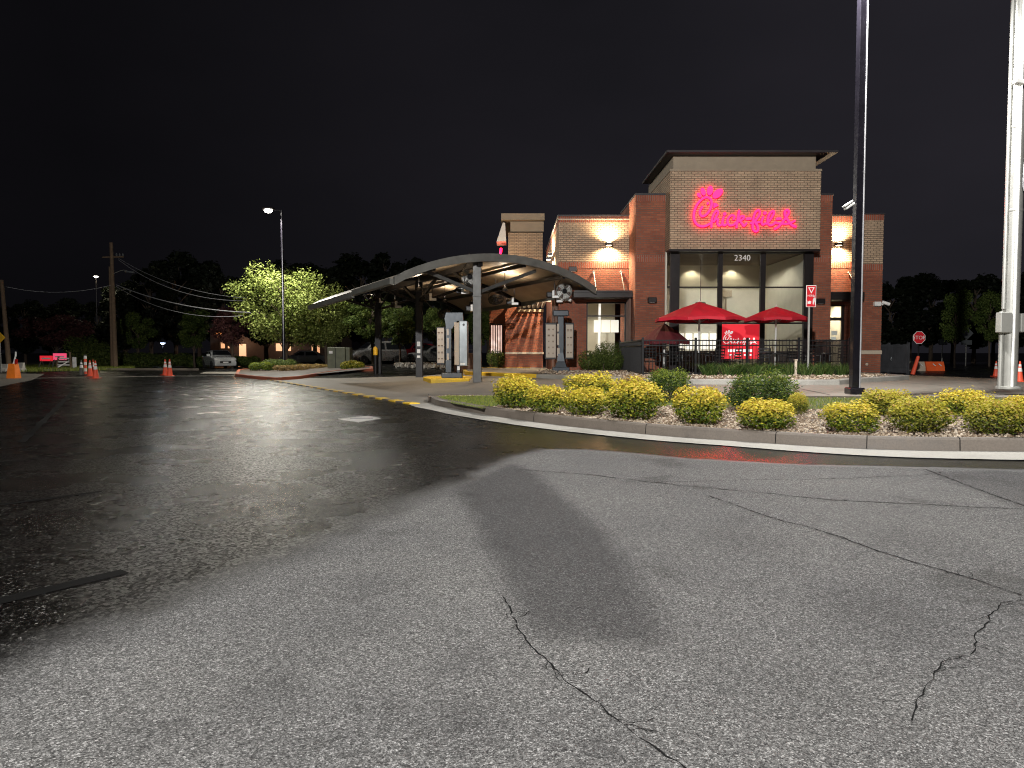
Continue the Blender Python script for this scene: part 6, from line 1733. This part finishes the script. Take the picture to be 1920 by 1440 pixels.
# utility poles and wires
def upole(px, by, topy, Y, lean, r, label, arm=False):
    x = XA(px, Y); zt_ = ZA(topy, Y); t = thing('utility_pole', (x, Y, 0), label, 'utility pole', 'wooden utility poles')
    mb = MB(); mb.tube([(x, Y, -.1), (x + lean * .5, Y, zt_ / 2), (x + lean, Y, zt_)], r, 12, r2=r * .7); mb.build('pole', 'pole_wood', t)
    return t, x, zt_
u_a, xa, za = upole(216.5, 691, 455, 56, -.1, .18, 'front one of two adjoining wooden utility poles with street light arm')
u_b, xb, zb2 = upole(211, 690, 500, 57.5, .0, .15, 'rear one of two adjoining wooden utility poles')
u_c, xc, zc2 = upole(17, 684, 525, 52, -.35, .17, 'leaning wooden utility pole at the left edge')
mb = MB(); zz = ZA(511, 56); mb.tube(catmull([(xa, 56, zz - .1), (xa + .8, 55.8, zz + .15), (xa + 1.3, 55.6, zz + .1)], 4), .03, 6); f = mb.build('light_arm', 'galvanised', u_a)
mb = MB(); mb.bbox(-.35, .35, -.13, .13, -.07, .07, .03, Matrix.Translation((xa + 1.5, 55.6, zz)) @ Matrix.Rotation(R(6), 4, 'Y')); mb.build('cobra_head', 'silver_housing', f)
mb = MB(); zz = ZA(482, 56); mb.bar((xa - .9, 56.16, zz), (xa + .9, 55.84, zz), .09, .11); f = mb.build('crossarm', 'pole_wood', u_a)
for k in (.3, .55, .8):
    mb = MB(); mb.lathe([(.05, 0), (.07, .05), (.05, .1), (.07, .15), (.03, .25)], (xa + k, 56, zz + .06), 8); mb.build('insulator', 'silver_housing', f)
def wire(a, b, sag, r, label, m='gray_wire'):
    a, b = Vector(a), Vector(b); pts = []
    for k in range(17):
        u = k / 16; p = a + (b - a) * u; p.z -= sag * 4 * u * (1 - u); pts.append(p)
    mb = MB(); mb.tube(pts, r, 5); o = mb.build('overhead_wire', m); tag(o, label, 'wire', 'overhead wires')
wire(W(218, 534, 56), W(470, 586, 44), .45, .035, 'thick lower overhead wire from the utility pole to the maple')
wire(W(218, 537, 56), W(455, 592, 45), .8, .018, 'thin lowest overhead wire right of the utility pole')
wire(W(222, 484, 56), W(462, 559, 42), .6, .016, 'upper overhead wire of the pair above the small green tree')
wire(W(222, 487, 56), W(458, 564, 42), .8, .020, 'second overhead wire of the pair above the small green tree')
wire(W(210, 534, 57), W(-40, 524, 52), .75, .015, 'dim overhead wire running left from the utility poles')

# ================================================================== RIGHT BACKGROUND
Yk = 29.0
gx0, gx1 = XA(1655, Yk), XA(1701, Yk - 1.2)
t = thing('enclosure_gate', (gx0, Yk, .4), 'dark grey board gate standing open right of the restaurant', 'gate')
a = Vector((gx0, Yk + .3, .46)); b = Vector((gx1, Yk - 1.2, .46)); d_ = (b - a); Ln = d_.length; ux = d_.normalized(); nrm_ = Vector((ux.y, -ux.x, 0))
def gf(u, v, w_): p = a + ux * u + nrm_ * w_; return (p.x, p.y, v)
ztop = ZA(645, Yk)
nb_ = 8
for k in range(nb_):
    mb = MB(); mb.prism([(Ln * k / nb_ + .006, .48), (Ln * (k + 1) / nb_ - .006, .48), (Ln * (k + 1) / nb_ - .006, ztop - .04 + .02 * (k % 3)), (Ln * k / nb_ + .006, ztop - .04 + .02 * (k % 3))], 0, .03, gf); mb.build('board', 'gate_board', t)
for u in (0, Ln * .33, Ln):
    mb = MB(); mb.prism([(u - .05, .4), (u + .05, .4), (u + .05, ztop + .05), (u - .05, ztop + .05)], -.06, -.002, gf); mb.build('gate_post', 'gate_board', t)
mb = MB()
for zz in (.7, 1.5): mb.prism([(.0, zz), (Ln, zz), (Ln, zz + .09), (.0, zz + .09)], .031, .06, gf)
mb.build('rail', 'gate_board', t)
mb = MB(); mb.tube([gf(Ln * .5, 1.1, .06), gf(Ln * .5, 1.0, .09), gf(Ln * .5, .95, .06)], .015, 6); mb.build('latch', 'silver_housing', t)
# stop sign
Yk = 28.5; q = W(1723.5, 633, Yk)
t = thing('stop_sign', (XA(1711, Yk), Yk, .4), 'red octagonal stop sign on a dark post in a leaning orange sleeve', 'sign')
def octa(r_): return [(r_ * math.cos(PI / 8 + k * PI / 4), r_ * math.sin(PI / 8 + k * PI / 4)) for k in range(8)]
mb = MB(); mb.prism(octa(.265), 0, .012, lambda u, v, w_: (q.x + u, Yk + w_, q.z + v)); f = mb.build('sign_border', 'white_paint', t)
mb = MB(); mb.prism(octa(.245), -.003, -.0005, lambda u, v, w_: (q.x + u, Yk + w_, q.z + v)); mb.build('sign_face', 'sign_red', f)
text_mesh('STOP', .21, 'sign_text', 'white_paint', f, Matrix.Translation((q.x, Yk - .005, q.z - .07)) @ RX, .001)
p1 = W(1722, 668, Yk + .03); p2 = W(1711, 706, Yk + .03)
mb = MB(); mb.bar((q.x, Yk + .035, q.z - .2), p1, .05, .04); mb.build('post', 'black_metal', t)
mb = MB(); mb.tube([(p1.x, p1.y, p1.z), (p2.x, p2.y, .4)], .06, 10, r2=.085); mb.build('sleeve', 'cone_orange', t)
# barricade pieces
def wbar(px0, px1, y0, y1, Y, m, label):
    x0, x1 = XA(px0, Y), XA(px1, Y); t = thing('water_barrier', ((x0 + x1) / 2, Y, .4), label, 'barrier', 'plastic barriers behind the stop sign')
    z0, z1 = .40, ZA(y0, Y)
    mb = MB(); mb.prism([(-.22, z0), (.22, z0), (.2, z0 + (z1 - z0) * .4), (.1, z1), (-.1, z1), (-.2, z0 + (z1 - z0) * .4)], x0, x1, lambda u, v, w_: (w_, Y + u, v)); f = mb.build('barrier_body', m, t)
    mb = MB()
    for k in (.3, .62): mb.prism([(x0 + (x1 - x0) * k, z0 + (z1 - z0) * .75), (x0 + (x1 - x0) * (k + .16), z0 + (z1 - z0) * .5), (x0 + (x1 - x0) * (k + .2), z0 + (z1 - z0) * .55), (x0 + (x1 - x0) * (k + .05), z0 + (z1 - z0) * .8)], 0, .01, lambda u, v, w_: (u, Y - .232 + w_, v))
    mb.build('reflector', 'cone_white', t)
wbar(1702, 1731, 678, 697, 34, 'stone_band', 'tan plastic barrier directly behind the stop sign post')
wbar(1733, 1767, 678, 697, 34.2, 'orange_plastic', 'orange plastic barrier with white reflectors right of the tan one')
# far signs, right
def back_sign(px, py, r_, by, Y, label, diamond=True, m='silver_housing'):
    q = W(px, py, Y); zg = zt(q.x, Y); t = thing('road_sign', (q.x, Y, zg), label, 'sign', 'dim road signs at the right')
    mb = MB()
    sh = [(0, -r_), (r_, 0), (0, r_), (-r_, 0)] if diamond else [(-r_ * .8, -r_ * .55), (r_ * .8, -r_ * .55), (r_ * .8, r_ * .55), (-r_ * .8, r_ * .55)]
    mb.prism(sh, -.01, .01, lambda u, v, w_: (q.x + u, Y + w_, q.z + v)); f = mb.build('sign_plate', m, t)
    if diamond:
        mb = MB(); mb.box(q.x - r_ * .8, q.x + r_ * .8, Y - .012, Y + .012, q.z - r_ * 1.75, q.z - r_ * 1.05); mb.build('lower_plate', m, t)
    mb = MB(); mb.tube([(q.x, Y + .05, zg), (q.x, Y + .05, q.z)], .035, 6); mb.build('post', 'galvanised', t)
back_sign(1813, 625, .42, 700, 46, 'dim diamond road sign with a plate below, near the white sign pole')
back_sign(1768, 641, .36, 700, 46, 'dim square road sign left of the diamond one', False)

# ================================================================== UTILITY CABINET, CARS, FAR BUILDING
Yk = 43.5
t = thing('utility_cabinet', (XA(637, Yk), Yk, .1), 'olive beige metal utility cabinet on the planting island', 'cabinet')
mb = MB(); mb.bbox(XA(617, Yk), XA(650, Yk), Yk - .4, Yk + .5, .12, ZA(651, Yk), .02); f = mb.build('cabinet_body', 'cabinet_green', t)
mb = MB(); mb.bbox(XA(650.4, Yk), XA(658, Yk), Yk - .3, Yk + .5, .12, ZA(652, Yk), .02); mb.build('side_door', 'cabinet_green', t)
mb = MB(); mb.box(XA(620, Yk), XA(627, Yk), Yk - .41, Yk - .403, ZA(663, Yk), ZA(658, Yk)); mb.build('label_plate', 'white_paint', f)
mb = MB(); mb.box(XA(631.5, Yk), XA(632.5, Yk), Yk - .408, Yk - .402, .2, ZA(653, Yk)); mb.build('door_seam', 'rubber', f)

def make_car(loc, rz, paint, label, kind='sedan', s=1.0):
    t = thing('parked_car', loc, label, 'car', 'parked cars', rz=R(rz)); t.scale = (s,) * 3; ORG[t.name] = Vector((0, 0, 0))
    Ln = 4.5; hw_ = .89
    if kind == 'sedan': top = [(-2.25, .62), (-2.2, .92), (-1.5, 1.0), (-.9, 1.42), (.35, 1.45), (1.15, 1.0), (2.0, .86), (2.25, .6)]
    else: top = [(-2.2, .7), (-2.15, 1.1), (-1.9, 1.6), (-.9, 1.72), (.45, 1.68), (1.2, 1.12), (2.0, 1.0), (2.2, .7)]
    belt = 1.0 if kind == 'sedan' else 1.12
    # body: loft of cross sections along x, with tumblehome above the belt line
    def topz(x):
        for (x0, z0), (x1, z1) in zip(top, top[1:]):
            if x0 <= x <= x1: return z0 + (z1 - z0) * (x - x0) / (x1 - x0)
        return top[-1][1]
    xs_ = [-2.25 + 4.5 * k / 30 for k in range(31)]; xs_[0] += .01 if kind == 'sedan' else .06; xs_[-1] -= .01 if kind == 'sedan' else .06
    def arch(x):
        for c in (-1.35, 1.38):
            d = abs(x - c)
            if d < .37: return .28 + math.sqrt(max(0, .37 ** 2 - d * d))
        return .24
    def ring(x, cut):
        z1 = topz(x); nar = 1 - .10 * (abs(x) / 2.25) ** 4; w0 = hw_ * nar; zb_ = min(z1 - .04, belt - .04); b = arch(x)
        if cut: zt2 = min(z1, belt)
        pts = [(w0 * .97, b), (w0, max(.5, b + .01)), (w0 * .99, zb_ - .1 if zb_ - .1 > b + .05 else b + .05), (w0 * .95, zb_)]
        if z1 > belt + .05: pts += [(w0 * .80, z1 - .07), (w0 * .68, z1)]
        else: pts += [(w0 * .9, z1 - .01), (w0 * .6, z1 + .012)]
        return [Vector((x, y, z)) for y, z in pts] + [Vector((x, -y, z)) for y, z in reversed(pts)]
    mb = MB(); rg_ = [ring(x, 0) for x in xs_]; n = len(rg_[0])
    for a, b in zip(rg_, rg_[1:]):
        for k in range(n): mb.quad(a[k], a[(k + 1) % n], b[(k + 1) % n], b[k])
    mb.poly(rg_[0]); mb.poly(list(reversed(rg_[-1]))); body = mb.build('body', paint, t, True)
    mb = MB()                                                       # glass just proud of the cabin sides, windscreen and rear screen
    cab = [x for x in xs_ if topz(x) > belt + .12]
    for sgn in (1, -1):
        lo, hi = [], []
        for x in cab:
            z1 = topz(x); w0 = hw_ * (1 - .10 * (abs(x) / 2.25) ** 4)
            zb_ = belt - .01
            def at(z): u = (z - (belt - .04)) / (z1 - .07 - (belt - .04)); return w0 * (.95 - .15 * u)
            zt_ = max(zb_ + .02, z1 - .13)
            lo.append(Vector((x, sgn * (at(zb_) + .012), zb_))); hi.append(Vector((x, sgn * (at(zt_) + .012), zt_)))
        for k in range(len(cab) - 1):
            if k == len(cab) // 2: continue
            mb.quad(lo[k], lo[k + 1], hi[k + 1], hi[k])
    fr_ = ((top[4], top[5]), (top[3], top[2])) if kind == 'sedan' else ((top[4], top[5]), (top[2], top[1]))
    for (xa_, za_), (xb_, zb__) in fr_:
        P = []
        for u in (.1, .9):
            x = xa_ + (xb_ - xa_) * u; z = za_ + (zb__ - za_) * u + .028
            P.append((x, z))
        mb.quad((P[0][0], -.56, P[0][1]), (P[0][0], .56, P[0][1]), (P[1][0], .70, P[1][1]), (P[1][0], -.70, P[1][1]))
    mb.build('window', 'car_glass', t)
    for x in (-1.35, 1.38):
        for y in (-.80, .80):
            mb = MB(); M_ = Matrix.Translation((x, y, .32)) @ Matrix.Rotation(R(90), 4, 'X'); mb.lathe([(.2, -.1), (.31, -.1), (.325, -.07), (.325, .07), (.31, .1), (.2, .1)], (0, 0, 0), 18, M_); wh = mb.build('wheel', 'rubber', t)
            mb = MB(); s_ = -1 if y > 0 else 1; mb.lathe([(.2, s_ * .085), (.19, s_ * .1), (.05, s_ * .09), (.04, s_ * .105)], (0, 0, 0), 12, M_); mb.build('rim', 'silver_housing', wh)
    for y in (-.62, .62):
        mb = MB(); mb.bbox(2.08, 2.19, y - .2, y + .2, .66, .8, .02); mb.build('headlight', 'lens_clear', t)
        mb = MB(); mb.bbox(-2.24, -2.14, y - .18, y + .18, .78, .92, .02); mb.build('tail_light', 'lens_red', t)
    mb = MB(); mb.bbox(2.16, 2.245, -.42, .42, .42, .6, .01); mb.build('grille', 'rubber', t)
    mb = MB(); mb.box(2.246, 2.25, -.2, .2, .45, .55); mb.build('number_plate', 'white_paint', t)
    for y in (-1, 1):
        mb = MB(); mb.bbox(.75, .9, y * .88, y * 1.06, belt - .02, belt + .12, .02); mb.build('mirror', paint, t)
    return t
g = G(409, 692); make_car((g.x - 1.1, 57.0, 0), -55, 'car_white', 'white sedan parked facing the lot left of the planting island')
make_car((XA(706, 54), 54, zt(XA(706, 54), 54)), -145, 'car_silver', 'silver car half hidden by the farthest canopy column', 'suv')
make_car((XA(775, 60), 60, .35), -128, 'car_red', 'red parked car seen between the canopy columns', 'suv')
make_car((XA(815, 57), 57, .35), -150, 'car_silver', 'silver car behind the near menu board')
make_car((XA(572, 66), 66, .0), -170, 'car_white', 'dim pale car far behind the bright maple')
# far restaurant
Yk = 84
x0, x1 = XA(395, Yk), XA(660, Yk)
t = thing('distant_building', ((x0 + x1) / 2, Yk, 0), 'low dark building with warm lit windows behind the maple', 'building')
mb = MB(); mb.box(x0, x1, Yk, Yk + 12, 0, 4.2); mb.build('wall', 'inner_dark', t)
mb = MB(); mb.box(x0 - .4, x1 + .4, Yk - .4, Yk + 12.4, 4.201, 4.6); mb.build('roof', 'roof_dark', t)
for a, b, ya, yb in ((415, 422, 641, 653), (449, 462, 645, 669), (518, 546, 644, 658), (585, 600, 645, 662), (428, 431, 649, 653)):
    mb = MB(); mb.box(XA(a, Yk), XA(b, Yk), Yk - .05, Yk - .004, ZA(yb, Yk), ZA(ya, Yk)); mb.build('window', 'far_window', t)
q = W(409, 627, 80); 
ts = thing('lit_sign', (q.x, 80, 0), 'small orange glowing sign above the white sedan', 'sign')
mb = MB(); mb.prism([(-.45, -.1), (-.1, -.3), (.45, -.1), (.3, .25), (-.2, .2)], 0, .15, lambda u, v, w_: (q.x + u, 80 + w_, q.z + v)); mb.build('sign_panel', 'orange_glow', ts)
mb = MB(); mb.tube([(q.x, 80.2, 0), (q.x, 80.2, q.z)], .06, 6); mb.build('post', 'bronze_metal', ts)
light('POINT', (XA(455, Yk), Yk - 2, 2.6), 110, (1, .5, .25), .3)
light('POINT', (XA(535, Yk), Yk - 2, 2.6), 110, (1, .55, .3), .3)

# ------------------------------------------------------------------ loose pieces of these parts become parts of their own
def split_pieces(o):
    me = o.data; n = len(me.vertices)
    par = list(range(n))
    def find(a):
        while par[a] != a: par[a] = par[par[a]]; a = par[a]
        return a
    for e in me.edges:
        a, b = find(e.vertices[0]), find(e.vertices[1])
        if a != b: par[a] = b
    roots = {}
    for p in me.polygons: roots.setdefault(find(p.vertices[0]), []).append(p.index)
    if len(roots) < 2: return
    groups = list(roots.values())
    for k, fs in enumerate(groups):
        ids = sorted({v for f in fs for v in me.polygons[f].vertices}); mp_ = {v: i for i, v in enumerate(ids)}
        nm = bpy.data.meshes.new(me.name); nm.from_pydata([me.vertices[v].co[:] for v in ids], [], [[mp_[v] for v in me.polygons[f].vertices] for f in fs])
        for m_ in me.materials: nm.materials.append(m_)
        c = o.copy(); c.data = nm; c.name = o.name.split('.')[0]; C.objects.link(c)
    bpy.data.objects.remove(o)
SPLIT = ('downpipe', 'eave', 'stone_band', 'flat_roof', 'downlight', 'menu_screen', 'sticker', 'side_strip', 'purlin', 'inner_wall', 'ceiling', 'inner_floor', 'rail', 'slat', 'foot', 'louvre', 'shadow_slats', 'conduit', 'armrest', 'dining_counter', 'side_window_frame', 'small_print')
for o in [o for o in C.objects if o.type == 'MESH' and o.parent is not None and o.name.split('.')[0] in SPLIT and not o.children and o.data.users == 1]:
    split_pieces(o)
